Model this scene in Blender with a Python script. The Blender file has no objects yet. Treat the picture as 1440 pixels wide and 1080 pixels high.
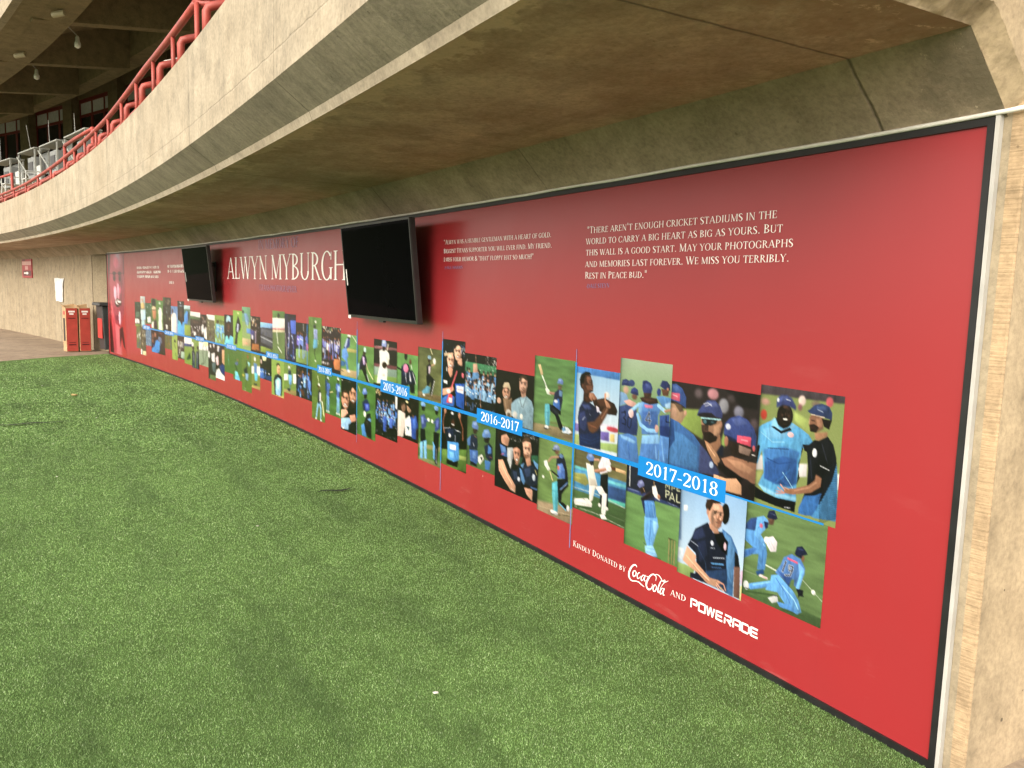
import bpy, bmesh, math, random
import numpy as np
from mathutils import Vector, Matrix
SC = bpy.context.scene
COL = SC.collection
rad = math.radians

# ---------------------------------------------------------------- camera
HC = 1.7132
cam_d = bpy.data.cameras.new("camera"); cam = bpy.data.objects.new("camera", cam_d); COL.objects.link(cam)
PITCH, ROLL = 0.11522152, 0.02791692
cp, sp, cr, sr = math.cos(PITCH), math.sin(PITCH), math.cos(ROLL), math.sin(ROLL)
rt = Vector((cr, sr*sp, sr*cp)); upv = Vector((-sr, cr*sp, cr*cp)); fw = Vector((0, cp, -sp))
m3 = Matrix((rt, upv, -fw)).transposed().to_4x4(); m3.translation = (0, 0, HC)
cam.matrix_world = m3
cam_d.sensor_width = 36; cam_d.lens = 36*1114.7/1440; cam_d.clip_start = 0.05; cam_d.clip_end = 2000
SC.camera = cam
# ---------------------------------------------------------------- light: hazy bright sky, soft sun from the field side
SUN_EL, SUN_AZ = 25, 210       # azimuth: compass style, 0 = +Y, 90 = +X
w = bpy.data.worlds.new("World"); SC.world = w; w.use_nodes = True
nt = w.node_tree
sky = nt.nodes.new("ShaderNodeTexSky"); sky.sky_type = 'NISHITA'; sky.sun_disc = False
sky.sun_elevation = rad(SUN_EL); sky.sun_rotation = rad(SUN_AZ); sky.dust_density = 6; sky.air_density = 1.2; sky.ozone_density = 1
hs = nt.nodes.new("ShaderNodeHueSaturation"); hs.inputs['Saturation'].default_value = 0.3
nt.links.new(sky.outputs[0], hs.inputs['Color'])
cl = nt.nodes.new("ShaderNodeMix"); cl.data_type = 'RGBA'; cl.inputs[0].default_value = .62       # thin bright cloud over the whole sky
cl.inputs[7].default_value = (5.4, 5.0, 4.4, 1); nt.links.new(hs.outputs[0], cl.inputs[6]); nt.links.new(cl.outputs[2], nt.nodes["Background"].inputs[0])
nt.nodes["Background"].inputs[1].default_value = 0.15
sd = bpy.data.lights.new("sun", 'SUN'); so = bpy.data.objects.new("sun", sd); COL.objects.link(so)
sd.energy = 1.4; sd.angle = rad(60); sd.color = (1, 0.87, 0.66)
sdir = Vector((math.sin(rad(SUN_AZ))*math.cos(rad(SUN_EL)), math.cos(rad(SUN_AZ))*math.cos(rad(SUN_EL)), math.sin(rad(SUN_EL))))
so.rotation_euler = (-sdir).to_track_quat('-Z', 'Y').to_euler(); so.location = sdir*60
SC.view_settings.view_transform = 'Standard'; SC.view_settings.look = 'None'
SC.view_settings.exposure = 1.4; SC.view_settings.gamma = 1
SC.cycles.max_bounces = 8; SC.cycles.diffuse_bounces = 5; SC.cycles.use_denoising = True

# ---------------------------------------------------------------- the stand's arc: s runs along the mural wall, r outward, z up
CX, CY, R, A0 = -91.36147779, -50.58967362, 107.17767741, 0.5209002
def W(s, r, z):
    a = A0+s/R
    return Vector((CX+(R+r)*math.cos(a), CY+(R+r)*math.sin(a), z))
def Wn(a):           # numpy (n,3) s,r,z -> xyz
    a = np.asarray(a, float); t = A0+a[:, 0]/R
    return np.stack([CX+(R+a[:, 1])*np.cos(t), CY+(R+a[:, 1])*np.sin(t), a[:, 2]], 1)
def frame_at(s):     # unit vectors along +s, outward, up
    a = A0+s/R
    return Vector((-math.sin(a), math.cos(a), 0)), Vector((math.cos(a), math.sin(a), 0))

# ---------------------------------------------------------------- helpers
def tag(o, label=None, cat=None, group=None, kind=None):
    if label: o['label'] = label
    if cat: o['category'] = cat
    if group: o['group'] = group
    if kind: o['kind'] = kind
    return o
def empty(name, loc=(0, 0, 0), label=None, cat=None, group=None):
    o = bpy.data.objects.new(name, None); COL.objects.link(o); o.location = loc
    o.empty_display_size = 0.1
    return tag(o, label, cat, group)
def mesh_obj(name, verts, faces, mats, parent=None, fmat=None, smooth=False, arc=None):
    me = bpy.data.meshes.new(name)
    me.from_pydata([tuple(v) for v in verts], [], [tuple(f) for f in faces])
    o = bpy.data.objects.new(name, me); COL.objects.link(o)
    for m in (mats if isinstance(mats, (list, tuple)) else [mats]): me.materials.append(m)
    if fmat is not None: me.polygons.foreach_set('material_index', fmat)
    if smooth: me.polygons.foreach_set('use_smooth', [True]*len(me.polygons))
    if arc is not None:
        at = me.attributes.new('arc', 'FLOAT_VECTOR', 'POINT'); at.data.foreach_set('vector', np.asarray(arc, 'f').ravel())
    me.update()
    if parent:
        o.parent = parent; o.matrix_parent_inverse = parent.matrix_basis.inverted()
    return o
class MB:
    """collects shapes given in arc coordinates (s,r,z) or, with arc=False, in world coordinates"""
    def __init__(self, arc=True): self.v = []; self.f = []; self.m = []; self.arc = arc
    def add(self, vs, fs, m=0):
        n = len(self.v); self.v += [tuple(v) for v in vs]; self.f += [tuple(i+n for i in f) for f in fs]; self.m += [m]*len(fs)
    def box(self, a, b, m=0, bev=0.0):
        x0, y0, z0 = a; x1, y1, z1 = b
        if bev <= 0:
            v = [(x0,y0,z0),(x1,y0,z0),(x1,y1,z0),(x0,y1,z0),(x0,y0,z1),(x1,y0,z1),(x1,y1,z1),(x0,y1,z1)]
            self.add(v, [(0,3,2,1),(4,5,6,7),(0,1,5,4),(1,2,6,5),(2,3,7,6),(3,0,4,7)], m)
        else:
            bm = bmesh.new(); bmesh.ops.create_cube(bm, size=1)
            for v in bm.verts: v.co = Vector(((x0+x1)/2+v.co.x*(x1-x0), (y0+y1)/2+v.co.y*(y1-y0), (z0+z1)/2+v.co.z*(z1-z0)))
            bmesh.ops.bevel(bm, geom=bm.edges[:], offset=bev, segments=2, affect='EDGES', profile=0.5)
            bm.verts.index_update()
            self.add([v.co[:] for v in bm.verts], [[v.index for v in f.verts] for f in bm.faces], m); bm.free()
    def tube(self, pts, rd, n=8, m=0, cap=True):
        pts = [Vector(p) for p in pts]; base = len(self.v); prev = None
        for i, p in enumerate(pts):
            d = (pts[min(i+1, len(pts)-1)]-pts[max(i-1, 0)]).normalized()
            if prev is None:
                u = d.cross(Vector((0, 0, 1)) if abs(d.z) < .9 else Vector((1, 0, 0))).normalized()
            else:
                u = (prev-d*prev.dot(d)).normalized()
            prev = u; v = d.cross(u)
            q = rd[i] if isinstance(rd, (list, tuple)) else rd
            self.v += [tuple(p+(u*math.cos(2*math.pi*k/n)+v*math.sin(2*math.pi*k/n))*q) for k in range(n)]
        for i in range(len(pts)-1):
            for k in range(n):
                a = base+i*n+k; b = base+i*n+(k+1) % n
                self.f.append((a, b, b+n, a+n)); self.m.append(m)
        if cap:
            self.f.append(tuple(base+k for k in range(n))[::-1]); self.m.append(m)
            e = base+(len(pts)-1)*n; self.f.append(tuple(e+k for k in range(n))); self.m.append(m)
    def build(self, name, mats, parent=None, smooth=False):
        vs = Wn(np.array(self.v)) if self.arc else self.v
        return mesh_obj(name, vs, self.f, mats, parent, self.m, smooth, self.v if self.arc else None)
def sweep(prof, s0, s1, ds=0.5, closed=True, caps=True, end0=None):
    """profile of (r,z) points swept along s; end0 = (ds, profile) an extra first ring (a chamfered end)"""
    n = len(prof); ss = list(np.linspace(s0, s1, max(2, int(abs(s1-s0)/ds)+1)))
    rings = [(s, prof) for s in ss]
    if end0: rings = [(s0+end0[0], end0[1])]+rings
    mb = MB(); 
    for s, pr in rings: mb.v += [(s, a, b) for a, b in pr]
    k = n if closed else n-1
    for i in range(len(rings)-1):
        for j in range(k):
            a = i*n+j; b = i*n+(j+1) % n
            mb.f.append((a, b, b+n, a+n)); mb.m.append(0)
    if caps and closed:
        mb.f.append(tuple(range(n))[::-1]); mb.f.append(tuple((len(rings)-1)*n+j for j in range(n))); mb.m += [0, 0]
    return mb
def fix_normals(o):
    bm = bmesh.new(); bm.from_mesh(o.data); bmesh.ops.recalc_face_normals(bm, faces=bm.faces); bm.to_mesh(o.data); bm.free(); return o

# ---------------------------------------------------------------- materials
def newmat(name):
    m = bpy.data.materials.new(name); m.use_nodes = True
    return m, m.node_tree, m.node_tree.nodes["Principled BSDF"]
class NT:
    def __init__(s, nt): s.nt = nt
    def n(s, t, **k):
        x = s.nt.nodes.new('ShaderNode'+t)
        for a, b in k.items(): setattr(x, a, b)
        return x
    def val(s, sock, v):
        if hasattr(v, 'is_linked') or isinstance(v, bpy.types.NodeSocket): s.nt.links.new(v, sock)
        else: sock.default_value = v
    def math(s, op, a, b=None, c=None, clamp=False):
        x = s.n('Math', operation=op); x.use_clamp = clamp; s.val(x.inputs[0], a)
        if b is not None: s.val(x.inputs[1], b)
        if c is not None: s.val(x.inputs[2], c)
        return x.outputs[0]
    def mix(s, f, a, b, mode='MIX'):
        x = s.n('Mix', data_type='RGBA', blend_type=mode); s.val(x.inputs[0], f)
        s.val(x.inputs[6], a if isinstance(a, bpy.types.NodeSocket) else (*a, 1) if len(a) == 3 else a)
        s.val(x.inputs[7], b if isinstance(b, bpy.types.NodeSocket) else (*b, 1) if len(b) == 3 else b)
        return x.outputs[2]
    def ramp(s, f, *st):
        x = s.n('ValToRGB'); cr = x.color_ramp; s.val(x.inputs[0], f)
        while len(cr.elements) < len(st): cr.elements.new(0.5)
        for e, (p, c) in zip(cr.elements, st):
            e.position = p; e.color = (*c, 1) if isinstance(c, tuple) else (c, c, c, 1)
        return x.outputs[0]
    def scale(s, v, k):
        x = s.n('Vector'+'Math', operation='MULTIPLY'); s.val(x.inputs[0], v); x.inputs[1].default_value = k
        return x.outputs[0]
    def noise(s, v, sc, det=4, rough=.55, k=None):
        x = s.n('TexNoise'); s.val(x.inputs['Vector'], s.scale(v, k) if k else v)
        x.inputs['Scale'].default_value = sc; x.inputs['Detail'].default_value = det; x.inputs['Roughness'].default_value = rough
        return x.outputs[0]
    def bump(s, h, st, dist=.01, norm=None):
        x = s.n('Bump'); s.val(x.inputs['Height'], h); x.inputs['Strength'].default_value = st; x.inputs['Distance'].default_value = dist
        if norm: s.val(x.inputs['Normal'], norm)
        return x.outputs[0]
def plain(name, col, rough=.5, metal=0, var=.12, sc=8, bump=0, spec=.5, coat=0):
    m, nt, b = newmat(name); N = NT(nt); tc = N.n('TexCoord').outputs['Object']
    f = N.noise(tc, sc, 5)
    d = tuple(c*(1-var) for c in col); l = tuple(min(1, c*(1+var)) for c in col)
    nt.links.new(N.ramp(f, (.3, d), (.7, l)), b.inputs['Base Color'])
    nt.links.new(N.math('MULTIPLY_ADD', f, .2, rough-.1, clamp=True), b.inputs['Roughness'])
    b.inputs['Metallic'].default_value = metal; b.inputs['Specular IOR Level'].default_value = spec; b.inputs['Coat Weight'].default_value = coat
    if bump: nt.links.new(N.bump(N.noise(tc, sc*12, 3), bump, .002), b.inputs['Normal'])
    return m
def concrete(name, base, stain, stain_amt=.6, streak=(5, 5, .45), streak_amt=.5, mould=None, mould_amt=0, joint=True, pits=.5, board=None, pale=.3, seam=None, endstain=None, slurry=0):
    """board-marked, stained in-situ concrete; everything runs in the stand's own arc coordinates"""
    m, nt, b = newmat(name); N = NT(nt)
    v = N.n('Attribute', attribute_name='arc').outputs['Vector']
    big = N.noise(v, .9, 6, .6); mid = N.noise(v, 4.5, 6, .65); fine = N.noise(v, 42, 4, .7)
    st = N.noise(v, 1, 5, .6, k=streak)
    dark = tuple(c*.66 for c in base); lite = tuple(min(1, c*1.22) for c in base)
    c = N.ramp(mid, (.28, dark), (.5, base), (.74, lite))
    c = N.mix(N.math('MULTIPLY', N.ramp(big, (.42, 0.0), (.68, 1.0)), stain_amt), c, stain)
    c = N.mix(N.math('MULTIPLY', N.ramp(st, (.5, 0.0), (.72, 1.0)), streak_amt), c, tuple(x*.45 for x in base))
    c = N.mix(N.math('MULTIPLY', N.ramp(N.noise(v, 2.3, 5, .7, k=(1, 1, .7)), (.58, 0.0), (.7, 1.0)), pale), c, tuple(min(1, x*1.55) for x in base))
    if mould: c = N.mix(N.math('MULTIPLY', N.ramp(N.noise(v, 1.7, 7, .7), (.45, 0.0), (.6, 1.0)), mould_amt), c, mould)
    c = N.mix(.5, c, N.ramp(fine, (.25, .35), (.6, 1.0)), 'MULTIPLY')
    h = N.math('ADD', N.math('MULTIPLY', mid, .6), N.math('MULTIPLY', fine, .35))
    if board:                                    # plank marks across the form
        k, amt = board
        bn = N.noise(v, 1, 2, .4, k=k)
        c = N.mix(N.math('MULTIPLY', N.ramp(bn, (.42, 0.0), (.6, 1.0)), amt), c, tuple(x*.5 for x in base))
        h = N.math('ADD', h, N.math('MULTIPLY', bn, .9))
    if endstain or slurry:
        s2 = N.n('SeparateXYZ'); nt.links.new(v, s2.inputs[0]); ns = N.noise(v, 3.2, 7, .7)
    if slurry:                                   # pale cement slurry spilt along the joints and the outer edge
        e = N.math('ADD', N.math('MULTIPLY', N.math('ADD', s2.outputs[1], 1.52), -1.6), N.math('MULTIPLY', ns, 1.5))
        c = N.mix(N.math('MULTIPLY', N.ramp(e, (.62, 0.0), (.7, 1.0)), slurry), c, tuple(min(1, x*1.5) for x in base))
    if endstain:                                 # old water staining next to the open end of the bay
        e = N.math('ADD', N.math('MULTIPLY', s2.outputs[0], -1.1), N.math('MULTIPLY', ns, 1.6))
        c = N.mix(N.ramp(e, (.45, 0.0), (.75, .75)), c, endstain)
        n3 = N.noise(v, 5, 7, .75, k=(1.6, 1, .8))
        c = N.mix(N.math('MULTIPLY', N.ramp(n3, (.58, 0.0), (.63, .6)), N.ramp(s2.outputs[0], (.2, 1.0), (.6, 0.0))), c, tuple(min(1, x*1.5) for x in base))
    vo = N.n('TexVoronoi'); vo.inputs['Scale'].default_value = 13; nt.links.new(v, vo.inputs['Vector'])
    pit = N.math('MULTIPLY', N.math('LESS_THAN', vo.outputs['Distance'], .1), N.math('GREATER_THAN', N.noise(v, 3, 2), .54))
    c = N.mix(N.math('MULTIPLY', pit, pits), c, tuple(x*.25 for x in base))
    h = N.math('SUBTRACT', h, N.math('MULTIPLY', pit, .6))
    if joint:
        sx = N.n('SeparateXYZ'); nt.links.new(v, sx.inputs[0])
        wob = N.math('MULTIPLY_ADD', N.noise(v, 9, 3), .05, -.025)
        for off, per, wd, dk in ((.42, 4.73, .010, .72), (2.75, 4.73, .006, .4)):
            q = N.math('ADD', N.math('SUBTRACT', sx.outputs[0], off), N.math('MULTIPLY', wob, .35))
            q = N.math('ABSOLUTE', N.math('SUBTRACT', q, N.math('MULTIPLY', N.math('ROUND', N.math('DIVIDE', q, per)), per)))
            ln = N.math('SUBTRACT', 1, N.math('DIVIDE', q, wd), clamp=True)
            band = N.math('MULTIPLY', N.math('SUBTRACT', 1, N.math('DIVIDE', q, .13), clamp=True), N.ramp(N.noise(v, 7, 5), (.4, 0.0), (.65, 1.0)))
            c = N.mix(N.math('MULTIPLY', band, dk*.55), c, tuple(x*.5 for x in base))
            c = N.mix(N.math('MULTIPLY', ln, dk), c, tuple(x*.16 for x in base))
            h = N.math('SUBTRACT', h, N.math('MULTIPLY', ln, 1.2))
        if seam:                                 # a horizontal pour line
            q = N.math('ABSOLUTE', N.math('ADD', N.math('SUBTRACT', sx.outputs[2], seam), N.math('MULTIPLY', wob, .5)))
            ln = N.math('SUBTRACT', 1, N.math('DIVIDE', q, .008), clamp=True)
            c = N.mix(N.math('MULTIPLY', ln, .22), c, tuple(x*.4 for x in base)); h = N.math('SUBTRACT', h, N.math('MULTIPLY', ln, .4))
    nt.links.new(c, b.inputs['Base Color']); b.inputs['Roughness'].default_value = .88; b.inputs['Specular IOR Level'].default_value = .25
    nt.links.new(N.bump(h, .55, .012), b.inputs['Normal'])
    return m

# ================================================================ large structure
M = {}
M['fascia'] = concrete('fascia concrete', (.37, .315, .24), (.3, .24, .165), .5, (15, 15, .35), .26, pits=.5, pale=.3, seam=2.9)
M['chamfer'] = concrete('chamfer concrete', (.30, .255, .19), (.23, .185, .13), .5, (3, 1, 1), .35, board=((22, 1.2, 1.2), .22), pale=.2)
M['soffit'] = concrete('soffit concrete', (.54, .405, .305), (.38, .26, .18), .65, (.5, 6, 6), .4, pits=.4, pale=.45, mould=(.38, .25, .17), mould_amt=.5, slurry=.4, endstain=(.31, .2, .13))
M['haunch'] = concrete('haunch concrete', (.41, .325, .24), (.29, .22, .15), .6, (4, 1, 1), .3, pits=.4, pale=.3, mould=(.2, .17, .11), mould_amt=.45, endstain=(.15, .125, .085))
M['wall'] = concrete('wall concrete', (.33, .275, .195), (.26, .205, .135), .5, (5, 5, .5), .4, pits=.5, pale=.3)
M['endface'] = concrete('end wall concrete', (.44, .345, .23), (.38, .275, .16), .35, (9, 14, .25), .3, pits=.9, pale=.15, joint=False)
M['strip'] = concrete('board marked edge', (.42, .305, .19), (.36, .25, .14), .3, (2, 2, 30), .25, board=((2, 2, 90), .15), pits=.5, joint=False)
M['upper'] = concrete('upper tier concrete', (.27, .215, .13), (.2, .155, .09), .5, (.5, 5, 5), .35, pits=.3, joint=False)
M['pave'] = concrete('paving concrete', (.32, .25, .185), (.2, .15, .11), .6, (1.2, .5, 1), .5, pits=.2, joint=False)

# --- ground sheet to the horizon (the playing field and outer ground)
def ground_mat():
    m, nt, b = newmat('outfield grass'); N = NT(nt); tc = N.n('TexCoord').outputs['Object']
    c = N.ramp(N.noise(tc, .35, 8, .7), (.3, (.05, .085, .025)), (.7, (.085, .13, .04)))
    nt.links.new(c, b.inputs['Base Color']); b.inputs['Roughness'].default_value = .9
    return m
g = mesh_obj('field', [(-700, -700, -.12), (700, -700, -.12), (700, 700, -.12), (-700, 700, -.12)], [(0, 1, 2, 3)], ground_mat()); tag(g, kind='structure')
# --- concrete apron round the stand
mb = sweep([(-5.2, -.11), (-5.2, -.012), (9, -.012), (9, -.11)], -14, 60, 1.0)
pv = fix_normals(mb.build('concrete_apron', M['pave'])); tag(pv, kind='structure')

# --- the grandstand: mural wall, gap, wall beyond, balcony with parapet, upper hall
stand = empty('grandstand', W(10, 0, 0), 'concrete grandstand bay with a long overhanging balcony above the red mural wall', 'grandstand')
def part(mb, name, mat, recalc=True):
    o = mb.build(name, mat, stand)
    return fix_normals(o) if recalc else o
WF = .012                                        # concrete face a hair behind the mural face
mb = sweep([(WF, -.1), (WF, 2.44), (.42, 2.44), (.42, -.1)], -.045, 19.42, .5); part(mb, 'wall', M['wall'])
mb = sweep([(WF, -.1), (WF, 2.44), (.42, 2.44), (.42, -.1)], 20.76, 46, .5, end0=(-.40, [(WF+.27, -.1), (WF+.27, 2.44), (.42, 2.44), (.42, -.1)])); part(mb, 'wall', M['wall'])  # near end given an added splay so its face catches light
mb = sweep([(WF+.03, 2.35), (WF+.03, 2.58), (.42, 2.58), (.42, 2.35)], 19.43, 20.72, .5); part(mb, 'gap_lintel', M['wall'])
mb = MB(); mb.box((20.755, -.004, 0), (20.80, .02, 2.33)); part(mb, 'lit_corner_strip', M['fascia'])  # paler strip added to stand for the lit corner arris
# near end of the mural wall: board-marked edge, then the end face of the whole stand
mb = MB(); nz = 24
zs = np.linspace(-.1, 2.42, nz)
for z in zs: mb.v += [(-.045, WF, z), (-.088, WF+.004, z), (-.094, WF+.012, z)]
for i in range(nz-1):
    for j in range(2): a = i*3+j; mb.f.append((a, a+1, a+4, a+3)); mb.m.append(0)
part(mb, 'board_marked_edge', M['strip'], False)
# end face with a ragged chamfer along haunch and soffit
rng = random.Random(4)
def dense(pl, d):
    out = []
    for (a, b), (c, e) in zip(pl, pl[1:]):
        n = max(1, int(math.hypot(c-a, e-b)/d))
        out += [(a+(c-a)*k/n, b+(e-b)*k/n) for k in range(n)]
    return out+[pl[-1]]
PR = [(WF, 2.34), (-.24, 2.585), (-1.52, 2.585), (-1.537, 2.63), (-1.72, 2.765), (-1.72, 3.49)]
po = dense(PR, .012)
def wob(x, k): return .5*math.sin(x*31*k+k)+.3*math.sin(x*77*k+2*k)+.2*rng.uniform(-1, 1)
def inset(a, b, d):                              # a point moved into the solid
    if b < 2.57: return (a+d*.25, b+d*.97)
    if a > -1.5: return (a, b+d)
    if b < 2.75: return (min(a+d*.7, -1.5), b+d*.7)
    return (a+d, b)
rings = [[], [], [], [], []]; ln_ = 0
for i, (a, b) in enumerate(po):
    ln_ = i*.012
    rings[0].append((-.029, a-.0006, b-.0008))
    for k, (sv, js, dv, jd) in enumerate(((-.034, .010, .006, .004), (-.05, .007, .018, .006), (-.07, .006, .036, .006), (-.094, 0, .054, .004))):
        rings[k+1].append((sv+js*wob(ln_, 1+.3*k), *inset(a, b, dv+jd*wob(ln_, 1.7+.4*k))))
outer = rings[4]
mb = MB(); n = len(po); mb.v = sum(rings, [])
mb.f = [(k*n+i, k*n+i+1, (k+1)*n+i+1, (k+1)*n+i) for k in range(4) for i in range(n-1)]; mb.m = [0]*len(mb.f)
o = part(mb, 'ragged_edge', M['endface'], False); o.data.polygons.foreach_set('use_smooth', [True]*len(o.data.polygons))
poly = [(-.094, WF+.012, -.1)]+outer+[(-.094, -1.5, 3.49), (-.094, -1.5, 3.3), (-.094, 7.5, 3.3), (-.094, 7.5, -.1)]
mb = MB(); mb.add(poly, [tuple(range(len(poly)))]); part(mb, 'end_face', M['endface'], False)
# balcony skins
S0, S1 = -.03, 60
def skin(name, pr, mat, s0=S0):
    mb = sweep(pr, s0, S1, .4, closed=False); return part(mb, name, mat, False)
skin('haunch', [(WF, 2.338), (-.24, 2.585)], M['haunch'])
skin('soffit', [(-.24, 2.585), (-.6, 2.585), (-1.0, 2.585), (-1.52, 2.585)], M['soffit'])
skin('lip', [(-1.52, 2.585), (-1.537, 2.63)], M['fascia'])
skin('chamfer', [(-1.537, 2.63), (-1.63, 2.697), (-1.72, 2.765)], M['chamfer'])
skin('parapet', [(-1.72, 2.765), (-1.72, 3.1), (-1.72, 3.47), (-1.70, 3.49), (-1.5, 3.49), (-1.5, 3.22)], M['fascia'], -.094)
# raked deck behind the parapet, in steps
pr = [(-1.5, 3.22), (-.6, 3.22)]; r0, z0 = -.6, 3.22
for k in range(7): z0 += .42; pr.append((r0, z0)); r0 += .85; pr.append((r0, z0))
skin('deck', pr, M['wall'])
DR, DZ = pr[-1]

# upper tier: flat front slab, raked underside, ribs, glazed back wall
mb = sweep([(-1.55, 7.45), (-1.55, 8.2), (-.45, 8.2), (-.45, 7.45)], -.09, S1, 1.0); part(mb, 'upper_slab', M['upper'])
mb = sweep([(-1.72, 7.44), (-1.72, 9.4), (-1.555, 9.4), (-1.555, 7.44)], -.09, S1, 1.0); part(mb, 'upper_fascia', M['fascia'])
skin('raked_ceiling', [(-.45, 8.1), (7.3, 11.2)], M["upper"], -.09)
for k in range(0, 13):
    s = 1.2+4.73*k; mb = MB()
    mb.add([(s+d, r, z) for d in (-.16, .16) for r, z in ((-1.2, 7.4), (2.2, 7.9), (2.2, 9.3), (-1.2, 8.3))], [(0,1,2,3),(7,6,5,4),(0,4,5,1),(1,5,6,2),(2,6,7,3),(3,7,4,0)])
    part(mb, 'raker_beam', M['upper'])
mb = sweep([(2.2, 8.2), (2.2, 9.4), (2.7, 9.4), (2.7, 8.2)], -.09, S1, 1.0); part(mb, 'edge_beam', M['upper'])
skin('hall_back_wall', [(6.9, DZ-.5), (6.9, 11.2)], M["upper"], -.09)
M['redframe'] = plain('red window frame', (.2, .025, .02), .45)
M['panelw'] = plain('white infill panel', (.75, .75, .8), .4)
M['glassd'] = plain('dark glazing', (.02, .024, .026), .12, var=.3, sc=2)
for k in range(5, 13):
    s0 = 40.2+4.48*(k-9)
    mb = MB(); mb.box((s0-.45, 5.75, DZ-.5), (s0+.45, 6.75, 11)); part(mb, 'column', M['upper'])
    a, b = s0+.45, s0+4.03
    wn = MB(); wn.box((a, 6.1, 9.74), (b, 6.22, 9.9)); wn.box((a, 6.1, 9.1), (b, 6.22, 9.22)); wn.box((a, 6.1, DZ), (b, 6.22, DZ+.12))
    for q in range(4): c = a+(b-a)*q/3; wn.box((c-.05, 6.11, 9.22), (c+.05, 6.21, 9.74))
    for q in range(4): c = a+(b-a)*q/3; wn.box((c-.09, 6.11, DZ+.12), (c+.09, 6.21, 9.1))
    wo = part(wn, 'window', M['redframe'])
    pn = MB(); pn.box((a, 6.15, 9.22), (b, 6.17, 9.74)); o = pn.build('infill_panel', M['panelw'], wo)
    pn = MB(); pn.box((a, 6.15, DZ+.12), (b, 6.17, 9.1)); o = pn.build('pane', M['glassd'], wo)
    hw = MB(); hw.box((a, 6.05, 9.9), (b, 6.4, 11)); part(hw, 'lintel', M['upper'])

# ================================================================ artificial turf
def turf_mat(name, blade):
    m, nt, b = newmat(name); N = NT(nt); tc = N.n('TexCoord').outputs['Object']
    big = N.noise(tc, .55, 5, .6); mid = N.noise(tc, 6, 5, .65); fine = N.noise(tc, 260, 2, .6)
    mp = N.n('Mapping'); nt.links.new(tc, mp.inputs[0]); mp.inputs['Rotation'].default_value = (0, 0, rad(-30))       # roll direction of the carpet, along the wall
    wear = N.noise(mp.outputs[0], 1, 5, .62, k=(2.6, .45, 1))
    if blade:
        gi = N.n('Attribute', attribute_name='tint').outputs['Fac']
        c = N.ramp(gi, (0.0, (.058, .125, .033)), (.4, (.185, .33, .1)), (.75, (.315, .485, .18)), (1.0, (.46, .58, .34)))
    else:
        c = N.ramp(fine, (.3, (.05, .1, .02)), (.5, (.11, .2, .05)), (.72, (.2, .32, .1)))
    c = N.mix(N.math('MULTIPLY', N.ramp(wear, (.5, 0.0), (.68, 1.0)), .55), c, (.07, .125, .04), 'MIX')
    c = N.mix(.5, c, N.ramp(mid, (.3, .55), (.62, 1.0)), 'MULTIPLY')
    c = N.mix(.45, c, N.ramp(big, (.34, .45), (.6, 1.0)), 'MULTIPLY')
    nt.links.new(c, b.inputs['Base Color']); b.inputs['Roughness'].default_value = .6 if blade else .85
    b.inputs['Specular IOR Level'].default_value = .25
    if not blade: nt.links.new(N.bump(N.math('ADD', fine, N.noise(tc, 90, 3)), .8, .012), b.inputs['Normal'])
    return m
TE = [(19.5, -.02), (19.04, -1.22), (18.34, -2.3), (16.4, -5.1)]        # far cut edge of the carpet (s,r)
def far_s(r):
    for (s0, r0), (s1, r1) in zip(TE, TE[1:]):
        if r >= r1: return s0+(s1-s0)*(r-r0)/(r1-r0)
    return TE[-1][0]
rs = np.linspace(-.0, -5.1, 18); tv = []; ta = []
NS = 60
for r in rs:
    for t in np.linspace(0, 1, NS):
        s = -9+(far_s(r)+9)*t; ta.append((s, r, 0.0))
tf = [(i*NS+j, i*NS+j+1, (i+1)*NS+j+1, (i+1)*NS+j) for i in range(len(rs)-1) for j in range(NS-1)]
t = mesh_obj('turf_backing', Wn(ta), [f[::-1] for f in tf], turf_mat('turf backing', False), arc=ta); tag(t, kind='structure')
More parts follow.
